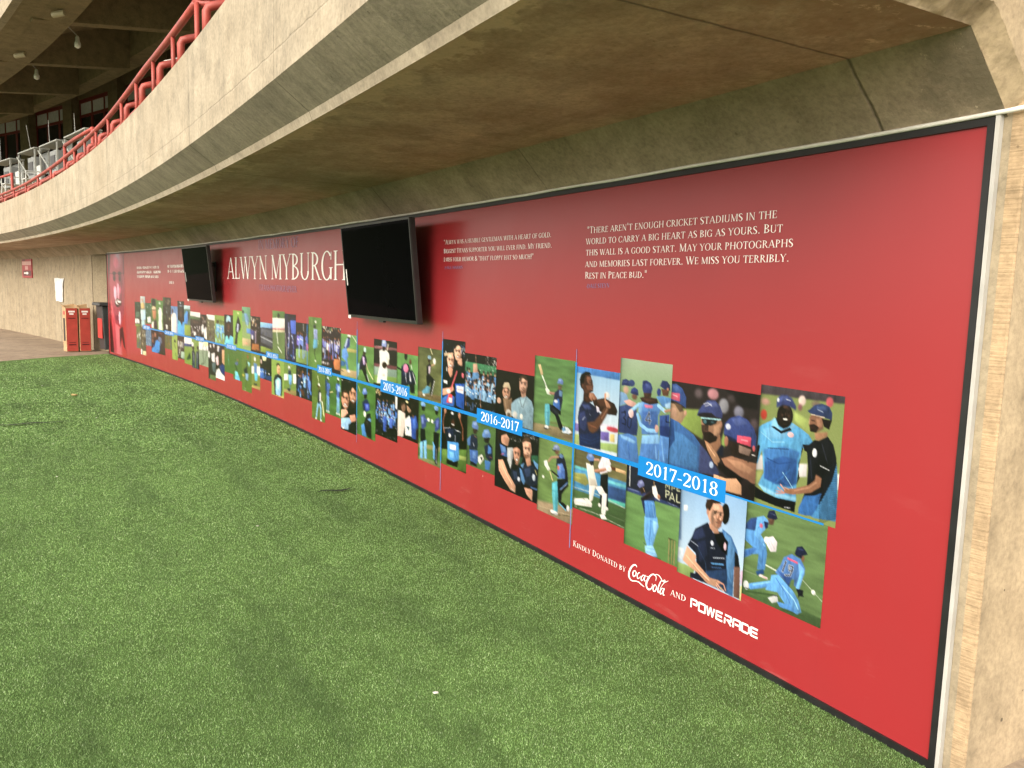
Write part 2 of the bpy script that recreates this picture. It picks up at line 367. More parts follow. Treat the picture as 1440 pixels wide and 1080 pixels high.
# blades: fine near the camera, sparser and wider further off
rg = np.random.default_rng(7)
def blades(n, ymin, ymax, xmin_f, xmax_f, hgt, wid, pw):
    y = ymin*(ymax/ymin)**(rg.random(n)**pw); x = (xmin_f+(xmax_f-xmin_f)*rg.random(n))*y
    a = np.arctan2(y-CY, x-CX); r = np.hypot(x-CX, y-CY)-R; s = (a-A0)*R
    k = (r < -.004) & (r > -5.08) & (s < 16.4+3.1*np.clip((r+5.1)/5.1, 0, 1))
    return x[k], y[k]
def blade_mesh(sets):
    V = []; T = []
    for n, y0, y1, f0, f1, hgt, wid, pw in sets:
        x, y = blades(n, y0, y1, f0, f1, hgt, wid, pw); m = len(x)
        th = rg.random(m)*2*math.pi; dist = np.hypot(x, y); sc = np.clip(dist/4.0, .8, 3.0)
        w_ = wid*sc*(.7+.6*rg.random(m)); h_ = hgt*(.7+.6*rg.random(m)); ln = rg.random(m)*hgt*.9; la = rg.random(m)*2*math.pi
        p = np.zeros((m, 3, 3)); dx, dy = np.cos(th)*w_, np.sin(th)*w_
        p[:, 0] = np.stack([x-dx, y-dy, 0*x], 1); p[:, 1] = np.stack([x+dx, y+dy, 0*x], 1)
        p[:, 2] = np.stack([x+np.cos(la)*ln, y+np.sin(la)*ln, h_], 1)
        V.append(p.reshape(-1, 3)); t_ = np.clip(rg.normal(.45, .26, m), 0, .95); t_[rg.random(m) < .01] = 1; T.append(np.repeat(t_, 3))
    V = np.concatenate(V); T = np.concatenate(T); n = len(V)//3
    me = bpy.data.meshes.new('turf_blades'); me.vertices.add(n*3); me.vertices.foreach_set('co', V.astype('f').ravel())
    me.loops.add(n*3); me.loops.foreach_set('vertex_index', np.arange(n*3, dtype='i'))
    me.polygons.add(n); me.polygons.foreach_set('loop_start', np.arange(0, n*3, 3, dtype='i'))
    me.update(calc_edges=True)
    at = me.attributes.new('tint', 'FLOAT', 'POINT'); at.data.foreach_set('value', T.astype('f'))
    me.materials.append(turf_mat('turf fibre', True))
    o = bpy.data.objects.new('turf_blades', me); COL.objects.link(o); return o
tb = blade_mesh([(1350000, 1.2, 9, -1.25, .75, .0065, .0016, .8), (260000, 8, 19.5, -.85, .1, .008, .0026, .8)])
tag(tb, 'short green artificial turf fibres covering the floor below the mural', 'artificial grass', kind='stuff')

# ================================================================ printed pictures: a small painter for the mural's prints
def hexc(h):
    if len(h) == 3: h = ''.join(c*2 for c in h)
    return np.array([int(h[i:i+2], 16) for i in (0, 2, 4)], 'f')/255
def vnoise(h, w, fy, fx, seed):
    r = np.random.default_rng(seed); g = r.random((int(fy)+3, int(fx)+3)).astype('f')
    y = np.linspace(0, fy, h)[:, None]; x = np.linspace(0, fx, w)[None]
    yi = y.astype(int); xi = x.astype(int); ty = y-yi; tx = x-xi; ty = ty*ty*(3-2*ty); tx = tx*tx*(3-2*tx)
    return (g[yi, xi]*(1-ty)*(1-tx)+g[yi+1, xi]*ty*(1-tx)+g[yi, xi+1]*(1-ty)*tx+g[yi+1, xi+1]*ty*tx)
def blur(a, k):
    k = int(k)
    if k < 1: return a
    for ax in (0, 1):
        p = np.pad(a, [(k, k) if i == ax else (0, 0) for i in range(a.ndim)], 'edge')
        c = np.cumsum(p, ax, dtype='d'); z = np.zeros_like(np.take(c, [0], ax)); c = np.concatenate([z, c], ax)
        n = a.shape[ax]; a = ((np.take(c, range(2*k+1, 2*k+1+n), ax)-np.take(c, range(n), ax))/(2*k+1)).astype('f')
    return a
class Paint:
    SSF = 2
    def __init__(s, cols, rows, asp, seed=0):
        s.W, s.H, s.a = cols*s.SSF, rows*s.SSF, asp
        s.img = np.full((s.H, s.W, 3), .4, 'f'); s.X = (np.arange(s.W)+.5)/s.W*1000; s.Y = (np.arange(s.H)+.5)/s.H*1000
        s.rg = np.random.default_rng(seed); s.fold = s.folds(seed)
        s.famp = .2
    def folds(s, seed):                          # cloth-like creases: ridges of a warped noise
        A = max(.25, s.a); y, x = np.mgrid[0:s.H, 0:s.W]
        wx = (vnoise(s.H, s.W, 7, 7*A+1, seed+5)-.5)*s.H*.05; wy = (vnoise(s.H, s.W, 7, 7*A+1, seed+6)-.5)*s.H*.05
        out = 0
        for f, a, k in ((16, .6, 1), (36, .4, 2)):
            n = vnoise(s.H, s.W, f*.7, f*2*A+1, seed+k)
            n = n[np.clip(y+wy*2-(x*.35).astype(int) % 1, 0, s.H-1).astype(int), np.clip(x+wx, 0, s.W-1).astype(int)]
            out = out+a*(1-np.abs(2*n-1)*2.2)
        return np.clip(out, -1, 1).astype('f')
    def put(s, sub, mask, c, f=None, vol=None):
        y0, y1, x0, x1 = sub; f = ((.13 if c[2] > c[0]+.06 else .2 if c.max() < .3 else .06)*s.famp*5 if f is None else f)
        gx = np.linspace(1, -1, x1-x0)[None, :, None]; gy = np.linspace(1, -1, y1-y0)[:, None, None]
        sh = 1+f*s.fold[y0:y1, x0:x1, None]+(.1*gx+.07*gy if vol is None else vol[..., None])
        m = mask[..., None].astype('f'); s.img[y0:y1, x0:x1] = s.img[y0:y1, x0:x1]*(1-m)+np.clip(c*sh, 0, 1)*m
    def box(s, u0, v0, u1, v1):
        x0 = max(0, int(u0/1000*s.W)-1); x1 = min(s.W, int(u1/1000*s.W)+2); y0 = max(0, int(v0/1000*s.H)-1); y1 = min(s.H, int(v1/1000*s.H)+2)
        return (y0, y1, x0, x1) if x1 > x0 and y1 > y0 else None
    def poly(s, c, p, f=None):
        p = np.asarray(p, 'f'); b = s.box(p[:, 0].min(), p[:, 1].min(), p[:, 0].max(), p[:, 1].max())
        if b is None: return
        x = s.X[b[2]:b[3]][None]; y = s.Y[b[0]:b[1]][:, None]; m = np.zeros((b[1]-b[0], b[3]-b[2]), bool)
        for (xa, ya), (xb, yb) in zip(p, np.roll(p, -1, 0)):
            if ya == yb: continue
            m ^= ((ya > y) != (yb > y)) & (x < (xb-xa)*(y-ya)/(yb-ya)+xa)
        if m.any():                              # patches close to what lies under them are modelling: feather them
            und = s.img[b[0]:b[1], b[2]:b[3]][m].mean(0)
            if np.abs(und-c).max() < .3: m = blur(np.pad(m.astype('f'), 0), max(1, int(.008*s.H))); m = np.clip(m, 0, 1)
        s.put(b, m, c, f)
    def ell(s, c, u, v, ru, rv, f=None):
        b = s.box(u-ru, v-rv, u+ru, v+rv)
        if b is None: return
        d2 = ((s.X[b[2]:b[3]][None]-u)/ru)**2+((s.Y[b[0]:b[1]][:, None]-v)/rv)**2; m = d2 < 1
        if m.any() and np.abs(s.img[b[0]:b[1], b[2]:b[3]][m].mean(0)-c).max() < .32: m = np.clip(1.25*(1-d2), 0, 1)
        s.put(b, m, c, f)
    def line(s, c, w, p, w2=None, f=None):
        p = np.asarray(p, 'f'); n = len(p)-1; w2 = w if w2 is None else w2
        for i in range(n):
            wa = w+(w2-w)*i/n; wb = w+(w2-w)*(i+1)/n; (xa, ya), (xb, yb) = p[i], p[i+1]; mw = max(wa, wb)/2
            b = s.box(min(xa, xb)-mw/s.a, min(ya, yb)-mw, max(xa, xb)+mw/s.a, max(ya, yb)+mw)
            if b is None: continue
            x = s.X[b[2]:b[3]][None]*s.a; y = s.Y[b[0]:b[1]][:, None]; dx, dy = (xb-xa)*s.a, yb-ya
            t = np.clip(((x-xa*s.a)*dx+(y-ya)*dy)/max(dx*dx+dy*dy, 1e-6), 0, 1)
            ex, ey = x-xa*s.a-t*dx, y-ya-t*dy; hw = (wa+(wb-wa)*t)/2; m = ex**2+ey**2 < hw**2
            k = (ex*.7+ey*.5)/np.maximum(hw, 1e-6)
            s.put(b, m, c, f, np.clip(.1-.22*k-.1*k*k, -.35, .3) if w > 9 else np.zeros_like(k))
    def man(s, u, v, h, pose, cap, skin, shirt, pants, shoe):
        k = h/100; X = lambda d: u+d*k/s.a; Y = lambda d: v+d*k
        P = lambda *q: [(X(a), Y(b)) for a, b in q]
        flip = -1 if pose.endswith('-') else 1; po = pose.rstrip('-')
        Q = lambda *q: P(*[(a*flip, b) for a, b in q])
        if po in ('st', 'up', 'bk', 'wk'):
            s.line(pants, 11*k, Q((-4, 50), (-5, 72), (-6, 93)), 6*k); s.line(pants, 11*k, Q((4, 50), (6, 73), (6 if po != 'wk' else 12, 93)), 6*k)
            s.line(shoe, 5*k, Q((-6, 96), (-9, 97))); s.line(shoe, 5*k, Q((6, 96), (9, 97)))
            s.poly(shirt, Q((-11, 18), (-5, 15), (5, 15), (11, 18), (9, 38), (9, 53), (-9, 53), (-9, 38)))
            if po == 'up': s.line(shirt, 6*k, Q((-10, 20), (-14, 8))); s.line(skin, 5*k, Q((-14, 8), (-12, -8))); s.line(shirt, 6*k, Q((10, 20), (14, 8))); s.line(skin, 5*k, Q((14, 8), (13, -8)))
            else: s.line(shirt, 6*k, Q((-11, 20), (-14, 34))); s.line(skin, 4.5*k, Q((-14, 34), (-12, 50))); s.line(shirt, 6*k, Q((11, 20), (14, 34))); s.line(skin, 4.5*k, Q((14, 34), (12, 50)))
        elif po == 'bat':
            s.line(pants, 11*k, Q((-3, 52), (-14, 70), (-12, 92)), 7*k); s.line(pants, 11*k, Q((3, 52), (14, 68), (20, 92)), 7*k)
            s.line(shoe, 5*k, Q((-12, 96), (-16, 97))); s.line(shoe, 5*k, Q((20, 96), (25, 97)))
            s.poly(shirt, Q((-8, 20), (0, 14), (9, 18), (9, 40), (6, 54), (-8, 54), (-10, 36)))
            s.line(shirt, 7*k, Q((6, 22), (14, 30))); s.line(skin, 5*k, Q((14, 30), (20, 22))); s.line(hexc('e8e6dc'), 6*k, Q((19, 22), (22, 18)))
            s.line(hexc('d9c49a'), 4*k, Q((22, 18), (30, -6)), 6*k)
        elif po == 'dr':
            s.line(pants, 11*k, Q((-4, 52), (-14, 72), (-20, 92)), 7*k); s.line(pants, 11*k, Q((4, 52), (14, 66), (12, 92)), 7*k)
            s.line(shoe, 5*k, Q((-20, 96), (-25, 97))); s.line(shoe, 5*k, Q((12, 96), (17, 97)))
            s.poly(shirt, Q((-6, 22), (4, 15), (12, 20), (8, 40), (5, 54), (-9, 54), (-9, 38)))
            s.line(skin, 5*k, Q((9, 24), (18, 38), (24, 48))); s.line(hexc('e8e6dc'), 6*k, Q((23, 47), (26, 52))); s.line(hexc('d9c49a'), 5*k, Q((26, 52), (36, 80)), 7*k)
        s.line(skin, 5*k, Q((0, 12), (0, 17)))
        s.ell(skin, X(0), Y(7), 5*k/s.a, 7*k); s.poly(cap, Q((-6, 6), (-5.5, 1), (0, -1.5), (5.5, 1), (6, 6), (0, 4)))
        s.line(cap, 2*k, Q((0, 5), (8, 6)))
    def head(s, u, v, r, skin, hair, shirt, kind):
        k = r; A = s.a; X = lambda d: u+d*k/A; Y = lambda d: v+d*k; P = lambda *q: [(X(a), Y(b)) for a, b in q]
        s.poly(shirt, P((-2.3, 4.2), (-2.2, 2.0), (-1.5, 1.5), (-.5, 1.1), (.5, 1.1), (1.5, 1.5), (2.2, 2.0), (2.3, 4.2)))
        s.line(skin*.8, .75*k, P((0, .5), (0, 1.3)))
        s.poly(skin*.9, P((-.45, 1.1), (.45, 1.1), (0, 1.75)))
        s.ell(hair, X(0), Y(-.18), .88*k/A, 1.05*k)
        s.ell(skin, X(0), Y(.08), .76*k/A, 1.0*k, .25)
        s.ell(skin*.86, X(.38), Y(.25), .36*k/A, .7*k, .2)
        for q in (-.32, .32):
            s.line(skin*.42, .12*k, P((q-.2, -.2), (q+.2, -.22))); s.ell(skin*.28, X(q), Y(-.02), .15*k/A, .08*k)
            s.ell(skin*.8, X(q*2.45), Y(.05), .12*k/A, .22*k)
        s.line(skin*.72, .16*k, P((.04, 0), (.08, .3))); s.line(skin*.6, .1*k, P((-.14, .36), (.18, .36)))
        if 's' in kind: s.line(hexc('f2ece4'), .13*k, P((-.28, .58), (0, .64), (.28, .58))); s.line(skin*.5, .05*k, P((-.32, .52), (0, .56), (.32, .52)))
        else: s.line(skin*.48, .1*k, P((-.26, .6), (0, .62), (.26, .6)))
        if 'b' in kind: s.poly(skin*.45, P((-.7, .3), (-.45, .5), (0, .74), (.45, .5), (.7, .3), (.55, .85), (0, 1.12), (-.55, .85)))
        if 'c' in kind: s.poly(hair, P((-.86, -.25), (-.8, -.9), (-.3, -1.3), (.3, -1.3), (.8, -.9), (.86, -.25), (0, -.45))); s.line(hair*.7, .14*k, P((-.8, -.25), (0, -.42), (1.1, -.15)))
        elif 'n' not in kind: s.poly(hair, P((-.82, -.05), (-.86, -.7), (-.3, -1.25), (.4, -1.22), (.86, -.7), (.82, -.05), (.6, -.5), (0, -.66), (-.55, -.5)))
    def face(s, u, v, ru, rv, skin, kind):
        # features and modelling on a face oval already painted; d = look direction -1..1
        d = .3 if 'r' in kind else -.3 if 'l' in kind else 0
        X = lambda q: u+(q+d*.5)*ru; Y = lambda q: v+q*rv
        s.ell(skin*.72, u+ru*(.6 if d <= 0 else -.6), v+rv*.2, ru*.36, rv*.72, .1)
        s.ell(np.clip(skin*1.16, 0, 1), X(-.05), Y(-.62), ru*.5, rv*.2, .1)
        for q in (-.42, .42):
            s.ell(skin*.62, X(q), Y(-.2), ru*.26, rv*.13, .1); s.ell(skin*.22, X(q), Y(-.16), ru*.15, rv*.07, .1); s.ell(skin*.35, X(q), Y(-.32), ru*.28, rv*.05, .1)
            s.ell(np.clip(skin*1.14, 0, 1), X(q*1.1), Y(.16), ru*.2, rv*.14, .1)
        s.ell(np.clip(skin*1.15, 0, 1), X(0), Y(.05), ru*.1, rv*.2, .1); s.ell(skin*.58, X(.04), Y(.27), ru*.2, rv*.06, .1)
        if 's' in kind: s.ell(skin*.45, X(0), Y(.53), ru*.42, rv*.13, .1); s.ell(hexc('f4eee8'), X(0), Y(.51), ru*.33, rv*.075, .1)
        else: s.ell(skin*.45, X(0), Y(.54), ru*.34, rv*.06, .1); s.ell(skin*.8, X(0), Y(.63), ru*.24, rv*.05, .1)
        s.ell(skin*.68, X(0), Y(.97), ru*.5, rv*.1, .1)
    def run(s, txt):
        for ln in txt.strip().split('\n'):
            t = ln.split(); o = t[0]
            if o == 'F': s.img[:] = hexc(t[1])
            elif o == 'G':
                a, b = hexc(t[1]), hexc(t[2]); y0, y1 = (float(t[3]), float(t[4])) if len(t) > 3 else (0, 1000)
                k = np.clip((s.Y-y0)/(y1-y0), 0, 1)[:, None, None]; s.img[:] = a*(1-k)+b*k
            elif o == 'R': u0, v0, u1, v1 = map(float, t[2:6]); s.poly(hexc(t[1]), [(u0, v0), (u1, v0), (u1, v1), (u0, v1)], .25)
            elif o == 'P': q = list(map(float, ' '.join(t[2:]).replace(',', ' ').split())); s.poly(hexc(t[1]), list(zip(q[::2], q[1::2])))
            elif o == 'E': s.ell(hexc(t[1]), *map(float, t[2:6]))
            elif o == 'L':
                w = t[2].split(':'); q = list(map(float, ' '.join(t[3:]).replace(',', ' ').split()))
                s.line(hexc(t[1]), float(w[0]), list(zip(q[::2], q[1::2])), float(w[-1]))
            elif o == 'B': s.img = blur(blur(s.img, float(t[1])/1000*s.H), float(t[1])/1000*s.H)
            elif o == 'V': s.famp = float(t[1])
            elif o == 'N':
                n = vnoise(s.H, s.W, float(t[2]), float(t[3])*s.a+1, int(s.rg.integers(1e6)))-.5
                s.img = np.clip(s.img*(1+float(t[1])*2*n[..., None]), 0, 1)
            elif o == 'K':
                cs = [hexc(c) for c in t[2].split('/')]; u0, v0, u1, v1, z = map(float, t[3:8])
                for _ in range(int(t[1])):
                    q = z*(.5+s.rg.random()); s.ell(cs[int(s.rg.integers(len(cs)))], u0+(u1-u0)*s.rg.random(), v0+(v1-v0)*s.rg.random(), q*.6/s.a, q)
            elif o == 'C':                        # a packed group of people: rows of heads over shirts
                n, rws = int(t[1]), int(t[2]); sk, sh = [[hexc(c) for c in q.split('/')] for q in t[3:5]]; u0, v0, u1, v1, z = map(float, t[5:10])
                for j in range(rws):
                    for i in range(n):
                        u = u0+(u1-u0)*(i+.5+s.rg.uniform(-.4, .4))/n; v = v0+(v1-v0)*(j+.5*s.rg.random())/max(1, rws)
                        c = sh[int(s.rg.integers(len(sh)))]; q = z*(.85+.3*s.rg.random())
                        s.poly(c, [(u-1.5*q/s.a, v+5*q), (u-1.4*q/s.a, v+1.6*q), (u, v+.9*q), (u+1.4*q/s.a, v+1.6*q), (u+1.5*q/s.a, v+5*q)])
                        if s.rg.random() < .5: s.line(hexc('e9edf2'), .5*q, [(u-.5*q/s.a, v+2.6*q), (u+.6*q/s.a, v+2.7*q)])
                        k_ = sk[int(s.rg.integers(len(sk)))]; s.ell(k_, u, v, .72*q/s.a, q); s.ell(k_*.35, u, v-.55*q, .74*q/s.a, .62*q)
            elif o == 'A': s.face(*map(float, t[1:5]), hexc(t[5]), t[6] if len(t) > 6 else '')
            elif o == 'M': s.man(*map(float, t[1:4]), t[4], *[hexc(c) for c in t[5:10]])
            elif o == 'H': s.head(*map(float, t[1:4]), *[hexc(c) for c in t[4:7]], t[7])
    def result(s):
        a = s.img.reshape(s.H//2, 2, s.W//2, 2, 3).mean((1, 3)); g = s.rg.normal(0, .012, a.shape[:2])[..., None]
        a = np.clip(a+g, 0, 1); l = a.mean(2, keepdims=True); a = l+(a-l)*.86; l2 = l*.7+.3*l*l*(3-2*l); a = np.clip(a*(l2/np.maximum(l, .01)), 0, 1)
        if s.W < 110: a = np.clip((a-.36)*1.28+.36, 0, 1)
        if s.W > 60: a = a*(1-.42*np.exp(-np.arange(s.W//2)/(s.W//2)/.025))[None, :, None]       # each picture darkens towards its left edge
        return a
def lin(c): return np.where(c <= .04045, c/12.92, ((c+.055)/1.055)**2.4)
M['print'], nt_, b_ = newmat('satin print')
N_ = NT(nt_); vc = N_.n('Attribute', attribute_name='ink')
nt_.links.new(vc.outputs['Color'], b_.inputs['Base Color']); b_.inputs['Roughness'].default_value = .3; b_.inputs['Specular IOR Level'].default_value = .28; b_.inputs['Coat Weight'].default_value = .22; b_.inputs['Coat Roughness'].default_value = .22
def print_mesh(name, s0, s1, h1, h0, cols, rows, txt, rofs, parent, seed=0, gain=.58):
    """a printed picture on the wall between arc positions s0 (left) .. s1, heights h1 (top) .. h0; one coloured cell grid"""
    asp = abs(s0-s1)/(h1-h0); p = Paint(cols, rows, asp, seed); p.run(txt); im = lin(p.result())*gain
    ss = s0+(s1-s0)*np.arange(cols+1)/cols; hh = h1+(h0-h1)*np.arange(rows+1)/rows
    S_, H_ = np.meshgrid(ss, hh); co = Wn(np.stack([S_.ravel(), np.full(S_.size, rofs), H_.ravel()], 1))
    i = (np.arange(rows)[:, None]*(cols+1)+np.arange(cols)[None]).ravel()
    q = np.stack([i, i+cols+1, i+cols+2, i+1], 1).astype('i'); n = len(i)
    me = bpy.data.meshes.new(name); me.vertices.add(len(co)); me.vertices.foreach_set('co', co.astype('f').ravel())
    me.loops.add(n*4); me.loops.foreach_set('vertex_index', q.ravel()); me.polygons.add(n); me.polygons.foreach_set('loop_start', np.arange(0, n*4, 4, dtype='i'))
    me.update(calc_edges=True)
    # colours live on the grid's corners, so the print is smooth between cells
    pad = np.pad(im, ((0, 1), (0, 1), (0, 0)), 'edge'); pad2 = np.pad(im, ((1, 0), (1, 0), (0, 0)), 'edge'); v = (pad+pad2)/2
    at = me.attributes.new('ink', 'FLOAT_COLOR', 'POINT'); at.data.foreach_set('color', np.concatenate([v, np.ones(v.shape[:2]+(1,))], 2).astype('f').ravel())
    me.materials.append(M['print'])
    o = bpy.data.objects.new(name, me); COL.objects.link(o); o.parent = parent; o.matrix_parent_inverse = parent.matrix_basis.inverted()
    return o

# ================================================================ lettering: a small roman alphabet drawn from stems, bowls and serifs
T_, N_w, SF, ST_ = .1, .042, .07, .03
class Glyph:
    def __init__(s): s.p = []
    def q(s, *pts): s.p.append(list(pts)); return s
    def ser(s, x, y, half=None, th=None):
        h = half or (T_/2+SF); d = ST_ if y < .5 else -ST_; return s.q((x-h, y), (x+h, y), (x+h*.75, y+d), (x-h*.75, y+d))
    def V(s, x, t=None, y0=0, y1=1, sv=3):
        t = T_ if t is None else t; s.q((x-t/2, y0), (x+t/2, y0), (x+t/2, y1), (x-t/2, y1))
        if sv & 1: s.ser(x, y0, t/2+SF)
        if sv & 2: s.q((x-t/2-SF, y1), (x+t/2+SF, y1), (x+t/2+SF*.7, y1-ST_), (x-t/2-SF*.7, y1-ST_))
        return s
    def D(s, x0, y0, x1, y1, t): return s.q((x0-t/2, y0), (x0+t/2, y0), (x1+t/2, y1), (x1-t/2, y1))
    def H(s, x0, x1, y, t=None, tip=0):
        t = t or N_w; s.q((x0, y-t/2), (x1, y-t/2), (x1, y+t/2), (x0, y+t/2))
        if tip: s.q((x1-.03, y), (x1+.012, y), (x1+.012, y+tip), (x1-.012, y+tip))
        return s
    def O(s, cx, cy, rx, ry, a0=0, a1=360, n=22, t=None, nn=None):
        t = T_*1.08 if t is None else t; nn = N_w if nn is None else nn; pr = None
        for i in range(n+1):
            a = rad(a0+(a1-a0)*i/n); c, d = math.cos(a), math.sin(a)
            o, e = (cx+rx*c, cy+ry*d), (cx+(rx-t)*c, cy+(ry-nn)*d)
            if pr: s.q(pr[0], o, e, pr[1])
            pr = (o, e)
        return s
    def S(s, *pts):          # stroke of (x,y,width)
        P = []
        for i in range(len(pts)-1):
            p0, p1, p2, p3 = pts[max(i-1, 0)], pts[i], pts[i+1], pts[min(i+2, len(pts)-1)]
            for k in range(4):
                t = k/4; P.append(tuple(.5*((2*b)+(c-a)*t+(2*a-5*b+4*c-d)*t*t+(3*b-a-3*c+d)*t**3) for a, b, c, d in zip(p0, p1, p2, p3)))
        P.append(pts[-1]); L = []
        for i, (x, y, w_) in enumerate(P):
            xa, ya = P[max(i-1, 0)][:2]; xb, yb = P[min(i+1, len(P)-1)][:2]; dx, dy = xb-xa, yb-ya; l = math.hypot(dx, dy) or 1
            L.append(((x-dy/l*w_/2, y+dx/l*w_/2), (x+dy/l*w_/2, y-dx/l*w_/2)))
        for a, b in zip(L, L[1:]): s.q(a[0], a[1], b[1], b[0])
        return s
G_ = {}
def G(ch, w_): g = Glyph(); G_[ch] = (g, w_); return g
t, n = T_, N_w
G('A', .74).D(.07, 0, .37, 1, n*1.1).D(.66, 0, .37, 1, t*1.05).H(.17, .55, .33).ser(.07, 0, .11).ser(.66, 0, .15)
G('B', .6).V(.14).O(.16, .76, .34, .24, -90, 90, 12).O(.16, .265, .4, .265, -90, 90, 12)
G('C', .68).O(.37, .5, .34, .52, 42, 318, 26).q((.6, .7), (.645, .7), (.645, .98), (.62, .98)).q((.6, .3), (.64, .3), (.63, .06), (.6, .1))
G('D', .74).V(.14).H(.14, .28, .975).H(.14, .28, .025).O(.27, .5, .42, .5, -90, 90, 18)
G('E', .55).V(.14).H(.14, .49, .975, tip=-.2).H(.14, .42, .52, tip=.08).H(.14, .51, .025, tip=.2)
G('F', .52).V(.14).H(.14, .48, .975, tip=-.2).H(.14, .4, .5, tip=.08)
G('G', .74).O(.37, .5, .34, .52, 42, 318, 26).q((.6, .7), (.645, .7), (.645, .98), (.62, .98)).V(.62, t, .03, .44, 2)
G('H', .78).V(.14).V(.64).H(.14, .64, .52)
G('I', .28).V(.14)
G('J', .34).V(.2, t, -.1, 1, 2).S((.2, 0, t), (.12, -.16, .06), (0, -.2, .04))
G('K', .68).V(.14).D(.2, .44, .54, 1, n).D(.3, .56, .62, 0, t).ser(.64, 0, .14).ser(.54, 1, .12)
G('L', .54).V(.14).H(.14, .51, .025, tip=.22)
G('M', .92).V(.14, n).D(.15, 1, .45, .04, t).D(.76, 1, .45, .04, n).V(.78, t)
G('N', .78).V(.14, n).D(.14, 1, .64, 0, t*1.1).V(.64, n)
G('O', .78).O(.39, .5, .36, .52, 0, 360, 30)
G('P', .57).V(.14).O(.16, .73, .36, .27, -90, 90, 14)
G('Q', .78).O(.39, .5, .36, .52, 0, 360, 30).S((.42, .06, .08), (.6, -.12, .1), (.8, -.2, .03))
G('R', .66).V(.14).O(.16, .74, .35, .26, -90, 90, 14).D(.3, .5, .6, 0, t).ser(.63, 0, .12)
G('S', .52).S((.43, .8, .035), (.39, .95, .045), (.26, 1., .06), (.1, .9, .1), (.1, .7, .13), (.25, .53, .14), (.4, .37, .14), (.42, .16, .11), (.3, .0, .055), (.13, .02, .045), (.07, .2, .035))
G('T', .62).V(.31, t, 0, 1, 1).H(.04, .58, .975).q((.02, .78), (.05, .78), (.08, 1), (.03, 1)).q((.6, .78), (.57, .78), (.54, 1), (.59, 1))
G('U', .74).V(.14, t, .3, 1, 2).V(.6, n, .3, 1, 2).O(.365, .32, .285, .335, 180, 360, 16)
G('V', .7).D(.08, 1, .36, 0, t*1.05).D(.63, 1, .36, 0, n).ser(.08, 1, .14).ser(.63, 1, .11)
G('W', 1.02).D(.08, 1, .32, 0, t).D(.52, .98, .32, 0, n).D(.5, 1, .73, 0, t).D(.95, 1, .73, 0, n).ser(.08, 1, .13).ser(.5, 1, .13).ser(.95, 1, .1)
G('X', .7).D(.1, 1, .6, 0, t).D(.6, 1, .1, 0, n).ser(.1, 1, .13).ser(.6, 0, .13).ser(.6, 1, .1).ser(.1, 0, .1)
G('Y', .66).D(.08, 1, .33, .46, t).D(.59, 1, .33, .46, n).V(.33, t, 0, .48, 1).ser(.08, 1, .13).ser(.59, 1, .1)
G('Z', .6).H(.08, .52, .975).H(.06, .54, .025, tip=.2).D(.12, 0, .48, 1, t)
G('0', .54).O(.27, .5, .24, .51, 0, 360, 26)
G('1', .46).V(.25, t, 0, 1, 1).q((.1, .84), (.1, .87), (.25, 1), (.25, .9))
G('2', .52).S((.07, .74, .09), (.1, .93, .08), (.25, .985, .06), (.41, .85, .12), (.4, .62, .13), (.24, .34, .09), (.08, .08, .05)).H(.05, .47, .05, .1, tip=.18)
G('3', .5).S((.08, .85, .06), (.22, .98, .06), (.39, .85, .11), (.35, .62, .09), (.2, .53, .05)).S((.2, .53, .05), (.38, .44, .1), (.42, .22, .12), (.27, .03, .06), (.07, .06, .06))
G('4', .54).V(.37, t, 0, 1, 1).D(.06, .3, .35, 1, n).H(.05, .5, .28)
G('5', .5).H(.14, .45, .95, .1).V(.14, n, .5, .95, 0).S((.13, .56, .05), (.28, .6, .07), (.42, .4, .12), (.38, .12, .11), (.22, .0, .06), (.06, .05, .06))
G('6', .54).O(.28, .3, .23, .31, 0, 360, 22).S((.11, .3, .11), (.14, .62, .1), (.27, .88, .06), (.45, 1, .03))
G('7', .5).H(.05, .46, .95, .1).D(.2, 0, .44, .95, .09).q((.05, .95), (.08, .95), (.07, .74), (.05, .74))
G('8', .54).O(.27, .76, .2, .25, 0, 360, 20, .1).O(.27, .26, .23, .275, 0, 360, 20)
G('9', .54).O(.26, .69, .23, .31, 0, 360, 22).S((.43, .69, .11), (.4, .38, .1), (.27, .12, .06), (.09, 0, .03))
G('.', .26).O(.13, .06, .065, .065, 0, 360, 10, .06, .06)
G(',', .26).O(.13, .06, .065, .065, 0, 360, 10, .06, .06).S((.16, .05, .06), (.13, -.12, .03))
G('"', .4).D(.12, .7, .12, 1.04, .06).D(.27, .7, .27, 1.04, .06)
G("'", .22).D(.11, .7, .11, 1.04, .06)
G('-', .36).H(.05, .31, .36, .07)
G('!', .28).D(.14, .28, .14, 1.02, .1).O(.14, .06, .065, .065, 0, 360, 10, .06, .06)
G('&', .76).S((.7, .5, .04), (.55, .2, .06), (.3, 0, .08), (.1, .12, .11), (.12, .36, .1), (.35, .58, .07), (.42, .8, .09), (.3, .98, .06), (.18, .84, .09), (.25, .6, .12), (.5, .2, .13), (.72, .02, .06))
G('(', .3).S((.24, 1.05, .03), (.1, .5, .09), (.24, -.1, .03))
def text_polys(txt, small=.8, gap=.035, space=.28):
    x = 0; out = []
    for ch in txt:
        if ch == ' ': x += space; continue
        k = small if ch.islower() else 1.0
        g, w_ = G_[ch.upper()]
        for i, p in enumerate(g.p): out.append(([(x+a*k, b*k) for a, b in p], i % 5))
        x += w_*k+gap
    return out, x-gap
def flat_mesh(name, polys, mat, parent, rofs, thick=None):
    """polys: list of (points in (s,h), layer); each a thin printed shape on the mural"""
    mb = MB()
    for p, l in polys: mb.add([(a, rofs-l*.00012, b) for a, b in p], [tuple(range(len(p)))])
    return mb.build(name, mat, parent)
